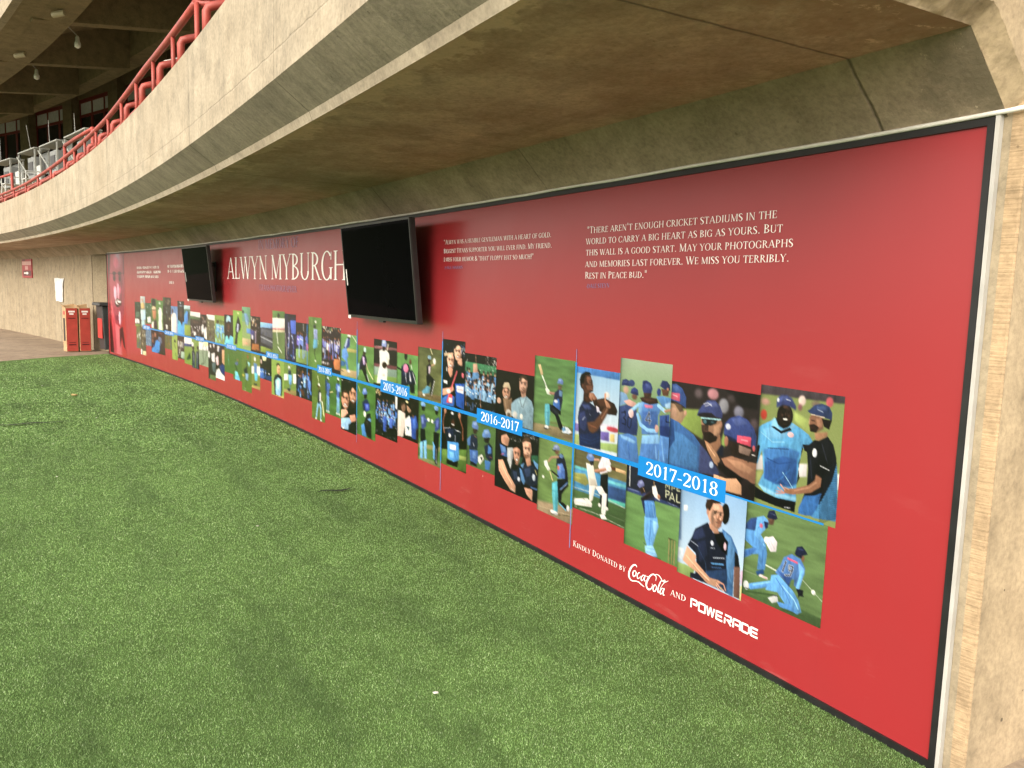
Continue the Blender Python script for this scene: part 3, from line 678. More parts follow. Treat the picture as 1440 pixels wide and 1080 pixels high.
def text(name, txt, sL, hL, sR, hR, cap, mat, parent, rofs=-.0035, small=.8, gap=.035, space=.28):
    ps, w_ = text_polys(txt, small, gap, space); k = (sR-sL)/w_; out = []
    for p, l in ps: out.append(([(sL+a*k, hL+(hR-hL)*a/w_+b*cap) for a, b in p], l))
    return flat_mesh(name, out, mat, parent, rofs)
def stroke_polys(pts, n=5):
    g = Glyph(); g.S(*pts); return [(p, i % 2) for i, p in enumerate(g.p)]
def ink(name, col, rough=.3): return plain(name, col, rough, var=.04, sc=3)
M['white_ink'] = ink('white ink', (.82, .8, .78)); M['violet_ink'] = ink('violet ink', (.27, .15, .28)); M['blue_ink'] = ink('blue ink', (.15, .17, .36))
M['cyan_ink'] = ink('cyan ink', (.005, .17, .5))

# ================================================================ what is printed on the mural (arc metres from the right end, heights in metres)
PHOTOS = [
(0.943, 0.503, 1.331, 0.783, 169, 191, """F 8a9a56
P 4a4048 -86,-18 1010,-30 1019,55 -76,78
E c09080 65 136 76 36
E d04030 57 245 42 42
E cc5560 838 59 40 38
E e0c8c0 523 81 43 40
E 8f5560 503 135 34 34
E 7a6a5a 686 92 66 33
P d8d4d8 -42,607 73,583 95,702 -30,723
P d8d4d8 525,583 635,565 638,668 535,686
P e8e4e4 976,587 1015,580 1020,700 981,708
P a8b468 -9,732 87,716 41,834 2,841
P a4b862 437,177 616,224 645,335 445,246
B 7
P 4f9fd8 -26,377 47,331 166,280 210,257 430,271 538,303 628,337 684,386 659,469 563,449 536,604 524,746 530,886 460,898 277,900 123,881 41,834 103,725 64,536 14,666 -20,623
P 2a5aa8 107,627 332,543 511,538 524,746 448,784 266,793 112,772
P 3a78c4 87,532 343,470 541,487 512,550 333,549 107,633
P 6ab4ea 51,367 217,322 404,368 319,415 115,431
P 14141f 560,427 538,627 525,752 554,694 530,582 572,460
L 1d1512 25 18,518 -1,619 -18,684
P 18151a 560,421 653,413 660,481 591,468
P 101018 4,860 124,887 277,902 531,888 522,976 284,971 4,953
P 7fc0ea 30,830 123,875 277,895 530,884 527,854 273,864 119,842
L 9ad0f4 6 347,683 426,741 484,789
L 2f6fc0 8 229,800 334,733 433,645
L 1d4690 8 132,598 285,622 427,587
L 8accf2 7 34,394 193,456 339,435
E 1e1412 326 225 99 99
P 1e1412 209,251 411,262 328,331 243,306
E 3a2822 367 185 32 46
E 2c1c18 281 231 36 58
P 34407e 213,162 215,96 263,62 335,55 400,77 456,135 454,164 380,143 290,141 219,169
P 4a5a9e 239,94 300,66 355,70 322,103 251,116
L d8dcf0 5 330,90 384,96
E d0d4ea 231 106 15 16
L e8e0d8 7 334,245 377,247
A 333 207 86 87 4a3228 s
P 7cbcec 166,280 200,252 284,348 397,304 438,270 459,296 315,380 161,329
P 141828 161,331 198,324 293,350 398,308 422,330 296,373
E e8b8c0 413 366 39 21
L 24406a 7 142,512 399,486
L d8e0ea 5 398,960 466,952
P 15171f 612,431 699,367 749,365 842,319 913,375 955,468 977,597 972,843 911,952 762,955 565,967 599,873 646,747 649,609
P 3f86c4 963,511 982,597 1014,947 764,972 713,966 831,815 927,651
P 2f6ab8 570,925 628,820 745,798 825,760 788,881 729,962 645,974 566,973
L 12182a 4 933,561 898,529 966,511
L 12182a 4 922,579 899,545 968,527
L 12182a 4 912,598 901,561 970,543
L 12182a 4 901,616 903,578 971,560
L 12182a 4 890,635 905,594 973,576
L 12182a 4 879,654 907,611 975,592
L 12182a 4 868,673 908,627 977,609
L 12182a 4 857,692 910,644 979,625
L 12182a 4 846,711 912,660 980,641
L 12182a 4 835,730 914,677 982,658
L 12182a 4 823,749 916,693 984,674
L 12182a 4 812,768 917,710 986,690
L 12182a 4 801,787 919,726 988,707
L 12182a 4 790,806 921,743 989,723
L 12182a 4 798,822 923,759 991,739
L 12182a 4 800,838 925,776 993,756
L 12182a 4 802,855 926,792 995,772
L 12182a 4 804,872 928,809 996,788
L 12182a 4 805,889 930,825 998,805
L 12182a 4 807,906 932,842 1000,821
L 12182a 4 809,922 934,858 1002,837
L 12182a 4 811,939 935,875 1004,854
L 12182a 4 813,956 937,891 1005,870
L 12182a 4 815,973 939,908 1007,887
L 12182a 4 816,989 941,924 1009,903
L 12182a 4 818,1006 943,941 1011,919
P a87858 693,311 839,286 842,319 749,365 707,366
P 8a5e48 624,189 677,160 777,171 788,270 709,309 650,300 620,258
P b07c60 698,203 772,194 771,261 722,268
P 2a1c18 626,257 677,245 738,265 709,309 642,310
E 9a6a54 752 208 23 27
L 3a2018 6 646,221 683,221
L d0a080 6 625,212 622,252
L 5a2a24 5 639,278 676,276
P 1e1614 763,195 877,192 853,267 794,252
P 2d3f70 591,153 623,135 670,99 751,79 834,92 874,137 877,192 762,182 678,174 627,169
P 40568c 688,109 769,94 820,116 724,138
L c8d0e4 4 707,129 774,143
L e8d8c0 5 636,174 795,182
P a06c50 744,627 811,638 804,718 693,785 490,838 382,844 369,810 502,786 670,726 733,680
L c08a6c 9 504,803 672,748 751,694
L d08c7c 10 388,819 330,784
L d08c7c 9 363,836 296,814
L c88474 9 372,840 282,845
L c88474 9 386,845 281,868
L d89a88 8 432,805 381,799
P 0f1016 758,454 876,481 871,582 813,649 735,628
L d8dce4 6 786,557 886,574
E d6dbe8 710 467 26 34
L 3a3f50 5 784,383 865,527
L 2a3048 7 664,514 698,669"""),
(1.536, 0.943, 1.282, 0.783, 176, 157, """F 33292b
P 8aa44c 117,271 388,238 422,420 408,536 128,438
P 8fae54 620,492 664,325 678,529 626,589
E c07f8a 500 66 63 55
E 6a5a60 334 84 59 62
E 8a8a96 625 162 55 72
E 77778c 790 194 52 59
E 5a4a50 951 283 50 69
P 1e181a 614,-6 981,-6 979,139 812,143
E 4f4448 702 78 53 47
B 11
P 3462a6 -20,387 60,379 143,435 302,507 381,580 415,636 430,872 -2,929
P 3f78bc 21,511 181,532 354,624 369,850 10,859
P 3a4272 381,580 459,638 567,751 628,822 588,857 385,871
P 28509a -18,413 46,401 75,606 2,727
P b08a6c -20,228 83,238 141,280 188,285 205,308 142,422 -10,385
E c8947c 189 304 21 38
P 6a5240 34,220 130,230 165,289 119,310
P c89a80 6,277 70,279 91,367 -5,371
B 3
P 34529c -16,37 54,24 135,62 187,144 191,259 146,234 65,208 -15,201
P 4a68b0 7,47 71,45 122,102 43,101
P e05a7a -11,122 107,118 112,201 -13,188
L f4d0d8 8 21,143 78,154
E 9fb4d8 525 761 23 32
B 2
P 9c6c50 435,505 603,446 626,589 574,650 455,577
P 9a7058 377,341 607,299 611,408 578,501 511,552 437,530 400,462
P 4a342a 384,390 470,374 466,524 429,519 395,451
P 2a1e1a 410,454 489,438 577,476 565,516 497,555 430,532
L 7a4a40 7 424,445 472,438
P b88a6c 528,375 596,338 594,424 534,473
L 6a4a3a 8 427,382 423,433
E a87860 607 348 19 41
P 9ad0dc 367,315 606,293 594,307 552,321 496,325 380,328
P 1a2428 387,326 566,309 554,345 499,378 427,382 397,362
E 4a7a84 425 351 20 20
E 34505a 511 341 28 17
P 3c4684 326,306 345,252 379,202 440,137 525,123 584,169 617,236 617,285 550,285 491,252 405,267 363,308
P 55609e 455,147 526,139 571,183 486,185
P 221c28 330,291 390,266 491,256 536,292 364,313
L d0d4e6 7 399,180 449,160 493,184
L d0d4e6 6 415,199 485,166
P 1c2238 573,625 623,540 651,546 645,658
P b0805e 430,532 512,577 588,646 619,689 595,756 551,730 472,623
L c89874 14 469,573 561,665
P 35468c 643,426 650,327 701,264 792,224 885,248 954,317 987,392 986,509 914,489 781,464 672,451
P 4c5ea4 715,273 806,239 887,283 772,328
P 1f2850 643,426 781,458 797,503 674,481
P 2e201c 695,476 940,495 946,576 845,612 738,612
P 8a6f64 811,500 942,518 921,582 815,571
P e84a68 791,414 931,403 934,491 789,480
L f6c8d0 7 833,447 898,446
E c8cfe8 686 351 27 29
E a87058 675 493 22 48
P 9a6a52 632,673 739,624 859,632 1001,634 1010,854 923,806 804,790 678,736
P b88466 686,661 847,653 980,697 932,745 800,730
P 1a1216 593,720 663,727 803,778 885,817 861,847 698,829 611,777
P d8a27c 559,846 699,853 806,825 891,899 869,965 708,973 564,926
P 241a1e 859,823 1014,829 1019,993 870,977
E d05860 966 501 13 28
L 1a1a1e 9 912,643 1003,575
L f0e8e8 6 951,563 989,562
B 1.5"""),
(1.963, 1.536, 1.365, 0.783, 101, 169, """G a5bb9f 7fa070 -26 321
N .05 4 3
P 6f98c8 -31,326 136,333 214,413 -17,479
E c49a84 133 301 70 48
P 2c3a78 35,266 53,210 123,194 194,210 211,262 105,260
E 35457f 242 227 64 32
L 5a6aa4 5 67,231 172,222
P 31408a 229,325 243,281 303,260 373,280 389,332
E 7a5040 311 350 68 36
P 25306a 233,319 306,297 388,321 378,333 275,326
P 34457f -2,477 146,441 355,442 407,628 393,716 22,728
P 2a3a74 8,586 114,597 369,590 380,696 30,716
P 4679c4 9,752 220,715 387,727 465,986 22,1006
P 78b0ea 57,746 223,748 376,772 344,797 84,776
L 2f5cb0 10 229,812 281,980
L 0c1026 11 65,531 134,509 148,549 103,576 161,592 156,636 80,631
L 0c1026 11 200,557 194,642 238,661 263,634 266,564 205,556
P d8a49a 97,413 211,386 356,409 310,451 194,447
L 7fb4e8 37 223,509 409,415
E e8c4c8 259 516 50 41
P 2f3d85 453,247 464,188 530,176 619,199 654,245 633,291 487,304
E 2a3270 510 200 61 23
P 4656a0 510,205 599,214 624,248 536,245
P 4a3028 486,297 639,288 632,325 502,337
P 4a7cc4 408,404 526,361 742,351 798,377 819,436 781,481 799,660 487,688 458,527 404,479
P 3a62ac 482,471 751,443 781,626 510,648
P 78b0e6 414,404 494,375 454,485 396,491
P d06a90 508,405 682,398 664,426 533,434
L e88ab0 4 543,417 641,415
L eef2fa 17 626,573 612,470 549,548 650,544
L 0e1228 11 626,573 612,470 549,548 650,544
P 3a2420 418,350 523,328 740,329 774,369 617,396 462,382
P 5a382e 458,347 612,343 721,353 572,378
L 76aee8 37 389,513 456,601 598,638 753,628
E c8988c 767 602 34 35
L 8abcf0 36 778,389 901,428
L a87460 22 901,428 998,409
P 7ab2ea 497,698 807,652 828,734 483,779
P 4a7cc8 483,779 828,734 828,901 459,927
L 3560a8 8 655,768 646,895
L 6a9ee0 10 762,764 785,876
P 28336e 787,208 827,154 910,153 969,188 981,237 877,231
P 6a4432 814,232 964,231 945,286 852,290
E c08060 934 226 20 12
P 4f8ad0 727,311 842,296 998,301 996,387 852,392
P 2f4c98 808,478 986,449 1007,655 826,657
P 1f3478 817,570 994,560 1007,650 832,651
P 4a80cc 826,657 1007,655 1031,923 832,921
L 7ab0ea 8 859,668 922,877
L 0e1434 10 927,471 928,522 989,518
P 9cc4ee 891,367 987,338 993,393 915,401
E 2f3f86 776 266 38 35"""),
(2.384, 1.963, 1.278, 0.783, 86, 130, """G 8fc0ec cadcee 4 627
P 3f7fd0 -48,-9 995,-1 992,83 761,83 469,82 -41,77
N .04 2 30
P d8d0e8 -19,678 1005,608 1011,671 -12,781
P 6a5ab0 626,726 812,710 820,818 633,824
E c84050 890 667 140 30
P d8c070 834,729 934,715 942,811 841,815
P a9c070 -18,851 118,832 129,968 -10,966
P 9ab868 615,860 1032,818 1041,924 621,937
P 7f70c0 -6,699 98,708 105,799 1,802
P e8ecf0 631,659 766,651 729,711 635,713
B 7
P 20264a 187,401 365,415 498,455 587,510 594,598 626,726 632,946 140,967 105,799 73,620 100,502
P 2f3a70 92,572 242,530 301,659 261,777 124,751
P 39467e 146,451 324,442 414,487 240,508
P 1c2a5c 130,830 617,749 632,946 140,967
L 31508e 4 155,861 400,870 610,794
L 31508e 4 158,906 403,909 592,841
L 14182e 7 282,480 358,606 476,725
P 4a2c22 100,138 208,89 340,83 400,166 411,220 410,265 356,293 338,339 228,351 178,278 131,248
P 8a5844 253,102 352,104 379,174 327,206 259,168
P 7a4a38 240,215 396,200 396,244 290,289
P 5a3628 221,251 332,273 315,331 227,329
P 15100e 86,156 115,91 205,52 315,49 357,79 219,91 187,164 176,249 136,261 102,223
E 6a4030 163 228 36 38
L 120a08 7 320,169 385,168
L 120a08 6 301,149 392,145
L 2a1410 7 337,278 406,268
L 9a6850 8 395,178 415,218
L a87058 5 352,249 400,250
P 3a221a 191,299 336,317 407,399 278,425 183,401
P 552f24 228,351 339,362 364,404 255,410
P a06a50 334,295 420,286 511,343 494,400 363,381 316,342
L d8a890 8 357,302 371,347
L c89878 6 390,309 453,371
L 6a3e2e 4 386,345 450,388
P 3a221a 406,377 677,319 906,364 976,441 960,494 795,504 586,491 454,438
P 5a3628 491,367 678,335 867,379 748,425 581,423
E e8dcd8 736 280 71 43
E f4eceb 719 271 33 19
P c08868 673,270 718,255 712,342 789,377 825,416 750,451 679,346
L a06a50 7 744,382 790,312
P 6a4230 296,659 468,625 589,532 686,432 793,420 776,476 663,611 545,728 437,777 348,754
L 9a6a50 14 634,570 749,447
L 854f3a 14 364,684 517,697
P d8d0e8 496,433 561,447 587,499 523,507
L c8d0e8 7 184,646 247,598
L e4e8f4 4 354,550 377,570"""),
(2.854, 2.384, 1.306, 0.783, 78, 127, """G 5f8f4e 6f9c58 -24 784
N .12 14 2
P 8a7a58 -4,855 1033,807 1022,951 -10,962
P 75884e -6,831 550,805 1035,828 1021,797 547,771
N .1 34 5
L 3a4a30 11 697,881 948,868
L 3a4a30 7 313,885 459,874
P d8b888 85,113 147,100 222,217 169,239
L e4e8e0 22 199,242 333,396
L 2a3a2a 5 216,281 295,354
P dfe8dc 278,390 376,392 434,460 327,454
L 9a7060 32 403,435 575,428
P 262c4c 511,423 590,370 695,371 710,492 677,608 536,613 485,562
P 3a6ac0 494,527 621,479 649,544 666,620 560,622 485,574
E d8dce8 553 521 42 20
P 5a80b0 625,378 698,382 693,449 618,446
P 7a5a48 586,314 684,316 671,362 602,380
P 5f7cc0 568,303 592,247 650,230 702,253 706,301 619,296
P 86a0dc 604,251 655,239 680,261 617,267
L 1f2430 5 586,326 684,325
P 14161e 401,572 485,574 679,630 677,675 610,661 744,824 696,864 641,827 542,692 419,650
P 2c3040 464,610 633,647 612,683 516,661
P 4fa8c0 292,584 401,572 421,684 412,835 323,858 287,724
L 8ad4e4 7 330,603 346,832
L 2f8098 5 294,688 411,674
E e8e8e8 348 864 49 21
E 3a3a40 325 887 54 9
P d0dcec 738,802 852,798 940,842 881,874 720,878
P 5a90c0 716,828 783,796 809,837 743,869
E f4f4f4 901 847 31 18"""),
(3.354, 2.854, 1.166, 0.783, 75, 87, """F 1d1713
N .15 5 5
P c8b494 191,301 242,217 351,201 400,288 391,406
E c08a70 291 404 103 112
P 6a4838 224,314 360,303 378,354 226,365
E 3a2018 255 383 22 15
E 3a2018 336 374 22 14
L e8d8d0 10 240,491 329,480
A 291 413 92 109 c89078 s
P 8a6a50 199,511 363,511 447,461 459,747 264,765
L b89a78 12 256,547 318,737
L 5a4434 12 365,547 400,740
P 0f0d0d -21,631 203,611 271,783 -13,836
E d8a890 96 574 56 55
L c89880 10 60,543 58,618
P 7fa0b4 433,580 549,480 651,427 802,367 956,446 1006,576 1015,947 751,950 617,861 442,787
P 94b4c6 602,506 779,423 883,493 737,625
L 6a8898 13 740,695 802,948
L 6a8898 10 885,528 962,862
P b88a74 673,335 799,298 803,388 702,422
P cc9a84 626,94 712,39 819,50 837,187 792,316 699,352 640,291
P a06a58 746,130 822,120 804,297 739,321
P 4a3426 620,134 660,42 761,2 826,49 821,106 718,75 655,147
L 3a2420 10 660,153 802,140
L 7a4438 10 682,254 766,245
L e0b4a0 11 711,153 709,215
A 731 194 96 154 d0a088
P 8a5a48 650,285 723,301 803,262 788,326 705,355
L 1a1e20 11 646,428 710,594
L 1a1e20 11 820,382 735,590
E e8e4dc 704 758 36 46
E b8b0a8 374 772 81 80
E c8c4c0 539 754 79 78
E 6a5a48 375 799 48 47
L f0ece8 9 480,743 497,830"""),
(3.828, 3.354, 1.246, 0.783, 63, 100, """F 1a1714
P 3f8a5c -61,142 1023,137 1031,289 -54,306
K 40 d8f0e0/7ac898 208 166 998 246 8
K 60 d8d4c8/ffffff 650 -7 1023 136 8
L e0e4e0 8 26,183 90,104
B 2
C 9 4 c89a80/b07a60/6a4634 6a9ad0/4a80c0/203050/8ab8e0 28 256 1000 585 38
P cf9a80 274,160 404,148 431,305 282,321
E d8a890 342 210 71 56
L c08870 13 349,1 371,135
P 5a90cc 265,306 442,280 479,380 253,412
K 70 14161c/222838/3a5a90/1a1c20 33 757 1010 955 29
K 20 6aa0d8/8ab8e4 61 605 991 709 29
K 40 d8e4f0/ffffff 15 347 1006 893 8
L b8805e 15 522,614 548,834
L b8805e 13 46,641 56,870"""),
(4.207, 3.828, 1.328, 0.783, 42, 109, """F 17161a
K 50 384a70/e0e4ea/5a7ab0 11 65 1022 477 13
P b8a080 68,208 510,178 467,216 94,250
K 20 e8ecf0/8a9ac0 772 30 983 229 10
B 4
P 14161f 456,409 702,344 924,328 1025,394 1039,602 585,637 523,527
P 2a58b0 597,621 1021,590 1032,968 658,931
P d8dce8 653,646 971,635 960,738 672,730
L d04a5a 9 702,692 926,688
E d86a7a 916 478 53 34
P d8a890 520,120 661,50 802,85 837,209 743,282 608,276 535,205
P b8806a 688,119 813,113 819,210 734,274
P 2a1c16 506,107 565,30 726,13 810,71 684,63 553,129
P c89880 675,261 861,236 890,346 703,347
L f4e8e0 9 623,233 767,227
L 3a2620 7 568,148 770,140
L e8bca4 9 654,149 648,199
A 682 169 148 115 dca890 s
L 14161f 9 701,330 847,363
P d8a48e 206,295 280,201 442,186 515,256 507,356 388,438 269,402
P b87a66 387,277 506,263 495,371 405,423
L f4e8e0 9 290,366 466,361
L 4a2e28 7 276,292 471,284
A 371 314 148 122 dca890 s
P c89078 246,415 479,415 441,547 301,545
P 15161f -15,513 249,459 371,552 506,485 591,593 553,718 -21,742
P e0e4ea 67,603 239,605 241,651 79,646
P d09a80 -21,745 357,697 494,658 553,714 316,791 -15,845
P 3a6cc0 -22,892 316,791 586,811 559,962 -27,971
L e05860 23:32 663,439 405,723
P e04a50 211,931 316,788 483,788 473,912
E f0d8d0 313 752 93 32
P f0e8ec 319,846 468,840 463,906 323,906"""),
(0.983, 0.538, 0.784, 0.337, 163, 158, """G 6f8f54 62824c -128 1172
N .1 20 2
P 4f6e40 -26,886 401,879 1025,904 1035,1016 -15,1026
L c8d4c0 14 274,598 433,616
L a8b89c 8 704,573 1026,751
L 8aa078 7 18,742 181,745
N .05 60 6
L 3a5530 15 54,959 401,879
L 3a5530 19 544,978 784,949
P 4f92dc -7,302 142,282 283,394 306,483 290,657 190,682 197,516 110,543 -10,625 -17,539 122,469 2,420
P 3a70c0 -16,556 122,469 172,468 111,546 -7,619
L 7ab8f2 11 162,304 267,412
L 2f62b0 9 254,458 253,652
P 2f4f96 -7,259 62,175 166,136 173,220 125,289 -7,302
P 5fa4ea 145,142 233,105 302,142 296,198 206,305 276,368 240,395 125,331 134,270
L 3a70c0 8 175,245 239,172
E d06080 207 215 21 24
P 1d2c60 238,159 298,156 294,212 261,235
P 6a4a3c 286,118 373,102 361,164 308,178
P 1f2850 273,102 296,34 362,14 410,88 387,108 294,114
L 4a5a8a 6 315,56 375,61
E e4dce6 301 344 47 38
P e8e0ea 269,329 368,280 425,325 417,425 348,446 295,390
L b8a8b8 6 338,336 399,407
L b8a8b8 6 315,357 363,425
L d0c4d4 6 370,307 417,368
P 1f4a8a 174,708 270,653 286,697 198,743
P e8d8d8 235,718 333,723 335,744 212,742
L c04848 4 268,728 324,737
L 4f92dc 62 449,739 121,886
L 76b6f2 13 406,740 155,860
P 5aa0e8 378,681 466,646 655,749 725,818 772,923 722,963 621,953 465,829 313,855 370,752
P 4a8ad8 469,924 636,904 737,950 657,953 506,965
L 8ac4f6 12 524,741 679,835 733,909
L 3a70c0 11 436,689 562,795 635,891
E d8dce0 58 893 39 47
L 2a2e3a 9 37,929 84,923
P c8ccd0 350,928 467,856 486,918 408,962
L 2a2e3a 11 401,879 476,866
P 4a7cc8 519,452 609,391 722,409 778,483 776,549 723,609 719,703 664,696 661,630 565,676 423,638 487,536
P 6aa8ea 693,444 776,497 767,565 722,594
L 62a6ec 43 751,531 708,707
P 1a1e2a 687,711 778,702 776,747 792,765 745,771 723,795 717,755
P 2f54a0 446,604 547,625 629,625 605,727 517,662
L eef2fa 21 548,487 515,597
L 0e122c 14 548,487 515,597
L eef2fa 19 590,514 635,513 632,554 591,563 590,514
L eef2fa 19 635,516 611,609 550,624
L 0e122c 11 590,514 635,513 632,554 591,563 590,514
L 0e122c 11 635,516 611,609 550,624
L d85070 21 573,448 681,457
P 1d2546 644,373 665,301 726,276 776,313 800,340 749,364 737,401 665,390
L 3a4680 8 682,316 744,310
P 8a5a44 734,372 765,369 758,426 729,422
E eef0f0 893 682 24 23
E c8ccc8 901 690 12 10"""),
(1.426, 0.983, 0.784, 0.298, 131, 140, """G 86b2e4 b8d4f0 -6 745
N .05 3 10
P e8eef4 59,260 123,245 128,304 64,319
P 8aa860 -12,889 298,885 235,1012 -1,1022
P d8b8d8 968,711 1059,662 1042,824 980,843
P d8d480 981,854 1027,839 1026,997 978,1002
P d0e0f4 -16,729 98,723 90,848 -7,838
P 6a8cb8 -46,138 10,126 49,639 -3,652
B 7
P 3a6ca8 674,361 811,405 902,517 939,607 874,716 883,998 763,991 703,697
P 4f86c0 709,386 795,421 871,536 853,882 779,790
E 1a1614 707 204 60 106
P 7a5448 874,694 959,669 980,990 893,995
P 14161e 871,536 923,567 955,673 882,694
P 1a1f38 449,352 365,402 262,464 220,558 155,665 293,721 309,809 302,932 220,944 224,997 504,984 616,873 792,907 750,615 772,495 676,394 610,411 544,439
P 2c3762 243,504 366,414 430,504 325,566 231,581
P 232c50 309,594 430,539 478,691 363,794
P 24406e 458,862 778,745 792,981 486,983
L 35527e 6 313,641 450,769 477,880
P 0b0c12 556,425 643,403 770,473 766,611 693,585 602,517
E c8d0e4 536 546 24 25
L c8d4e8 5 514,601 578,589
L c8d4e8 7 566,690 733,649
L 4f90d0 13 545,756 722,717
L 4070b0 7 549,794 692,760
L aab4cc 7 210,609 327,635
E e0b8c8 730 529 20 38
P c08a70 466,343 607,377 631,420 561,440 485,399
P cf9a7e 446,219 501,149 584,116 654,137 680,211 670,282 643,359 574,388 483,341 443,280
P a06a52 579,252 666,237 655,345 590,378
P b88066 479,293 566,295 573,374 510,355
P 3a261e 401,188 417,121 514,94 603,101 642,115 521,139 498,186 477,226 426,230
P dcae92 519,156 603,137 624,178 540,203
L 3a2018 7 546,226 666,200
L 5a3426 4 545,211 600,195
L e0b098 8 619,219 659,257
A 579 252 97 124 d4a084 r
L 7a3a32 8 599,322 665,300
L 6a4434 5 601,304 660,284
E c88a70 443 243 24 41
P cf9a7c 147,680 298,743 294,802 404,854 533,910 653,897 708,904 629,977 486,977 333,913 206,890 86,849
L e0b090 15 141,784 333,874 518,938
L b87e62 9 258,848 410,924 520,961
L c88a70 15 654,909 743,916 774,966
L d89a80 14 639,936 697,968 748,978
L d89a80 12 632,956 678,989
L 8a5a46 4 682,935 723,963
E b0a070 710 967 17 16"""),
(1.867, 1.426, 0.784, 0.319, 112, 135, """G 74a25c 608f4c 191 1052
N .08 18 2
P 22263a -70,0 1020,-56 1033,320 783,335 -46,340
L d8dce0 13 59,1 71,272
P 30407a -27,298 260,291 943,306 1016,327 653,341 -24,342
L 8a94b8 6 36,305 245,304
L 8a94b8 5 780,309 944,318
L c8cca8 11 749,258 743,177 802,182 795,217 746,224
L c8cca8 11 814,273 854,183 901,271
L c8cca8 9 827,247 885,246
L c8cca8 11 933,183 937,268 993,261
L b8bc98 10 735,151 738,90 767,130 800,89 801,149
L b8bc98 10 845,149 843,89 895,97 890,124 846,127
L b8bc98 10 983,136 930,139 930,89 982,85
L b8bc98 7 932,115 972,111
B 1.5
N .04 40 4
L 3f5f34 19 453,1005 703,994
L 8a7448 14 843,707 852,993
L 8a7448 14 894,705 904,1001
L 8a7448 14 941,710 948,1006
L c0a878 4 838,721 846,964
L c0a878 4 937,724 943,984
L 1a1612 6 830,711 950,709
L 1a1612 4 865,713 878,991
L 1a1612 4 916,711 925,989
P 5fa0e4 381,567 610,522 645,625 594,763 560,873 607,935 653,986 512,1006 428,989 446,905 390,794
L 3a78c8 14 500,588 494,765 486,919
P 86c0f4 538,578 624,581 619,682 570,745
P 8ac4f4 411,915 560,873 652,974 513,1015 428,989
L 4a8ad4 6 448,930 602,911
L 4a8ad4 6 441,977 615,958
L 2a3a5a 9 385,884 429,897
P 24305c 292,360 515,284 562,348 379,545
P 4a88d4 363,382 540,348 579,443 596,538 397,578
L 2f68b8 9 427,392 477,543
L 7ab2ee 8 512,372 553,524
P 2a2430 284,388 454,245 552,211 539,294 386,379
L 22181a 31 323,381 479,267
L 4a3a44 10 344,336 493,239
P ece8e8 495,189 556,161 605,251 652,278 636,321 555,302 510,263
L c8c0c0 5 520,221 591,279
E b07a5a 624 279 26 27
P 3a2a26 254,257 358,219 375,281 303,322
P 6a70a8 215,227 241,172 300,147 345,178 348,211 258,256
P 9098c8 248,186 295,163 324,182 264,208
L c8a080 6 326,239 363,277
L 16161c 5 288,260 341,299
L 8a6a48 17 523,127 535,170"""),
(2.372, 1.867, 0.784, 0.401, 102, 105, """F 6e6a42
N .15 5 3
P 3f86b8 -38,320 269,309 1009,300 1029,686 694,682 -20,697
P 2f4f8a 682,441 1014,409 1017,616 691,622
P 9a9c50 -33,432 233,383 320,516 242,571 -27,553
P 5fc0c8 -39,304 269,294 270,328 -36,360
P 60b8c8 677,351 1011,339 1013,384 679,396
P 4fb8a8 692,637 1017,611 1020,682 694,682
L d0d060 8 33,487 157,484
B 6
P 4a6a3c -20,694 1021,689 1038,1004 -4,1019
L c8ccb8 9 -11,665 444,636 1021,689
L b0b8a0 9 36,970 460,945 1028,985
L 8a9a78 7 704,878 1031,879
N .08 34 3
L 30482a 20 98,962 378,893
L 30482a 17 579,1006 728,977
P 18181c 530,316 667,262 694,777 535,798
P e4dce8 476,191 547,16 659,2 714,97 653,239 524,305
L b8aec0 10 550,79 615,246
E e8e4e0 533 791 26 28
E e8e4e0 672 800 26 27
P dcd8d0 240,207 383,200 412,317 480,501 323,582 278,370
P b8b0a4 315,423 433,421 483,565 343,592
L f0ece6 12 275,229 333,386
P e4e0da 321,548 441,512 395,749 332,833
L b4aca2 10 401,555 363,788
P e8e4e0 438,529 552,487 640,576 640,641 520,616
P ece8e6 577,596 664,569 653,899 572,942
L b0a8a0 7 602,649 603,881
L f8f6f4 7 634,609 630,888
P ece8e4 46,840 292,759 388,811 381,872 137,920 51,939
L b8b0a8 7 94,882 356,853
L 3a3a3a 8 213,795 254,799
E e8e4e0 52 887 41 67
P eceaea 542,933 635,914 686,964 578,994
L 2a2a2a 7 574,907 597,914
L b07a62 43 426,282 617,207
L 8a5444 12 427,305 596,239
L c08a72 34 398,111 488,95
E f0ecec 677 175 51 48
L b8b4b4 6 648,160 706,190
P 6a3a22 721,133 807,133 810,180 724,178
P d8ac78 803,131 980,135 983,184 806,181
L f0d0a0 7 813,143 974,150
L 8a5a34 7 957,152 959,188
P 5a7cc0 240,120 276,40 345,28 400,79 384,141 302,162
P 8aa4dc 287,61 340,47 361,81 309,102
P 1a1a22 302,159 393,135 387,202 335,224
L 8a8a90 5 322,166 382,193"""),
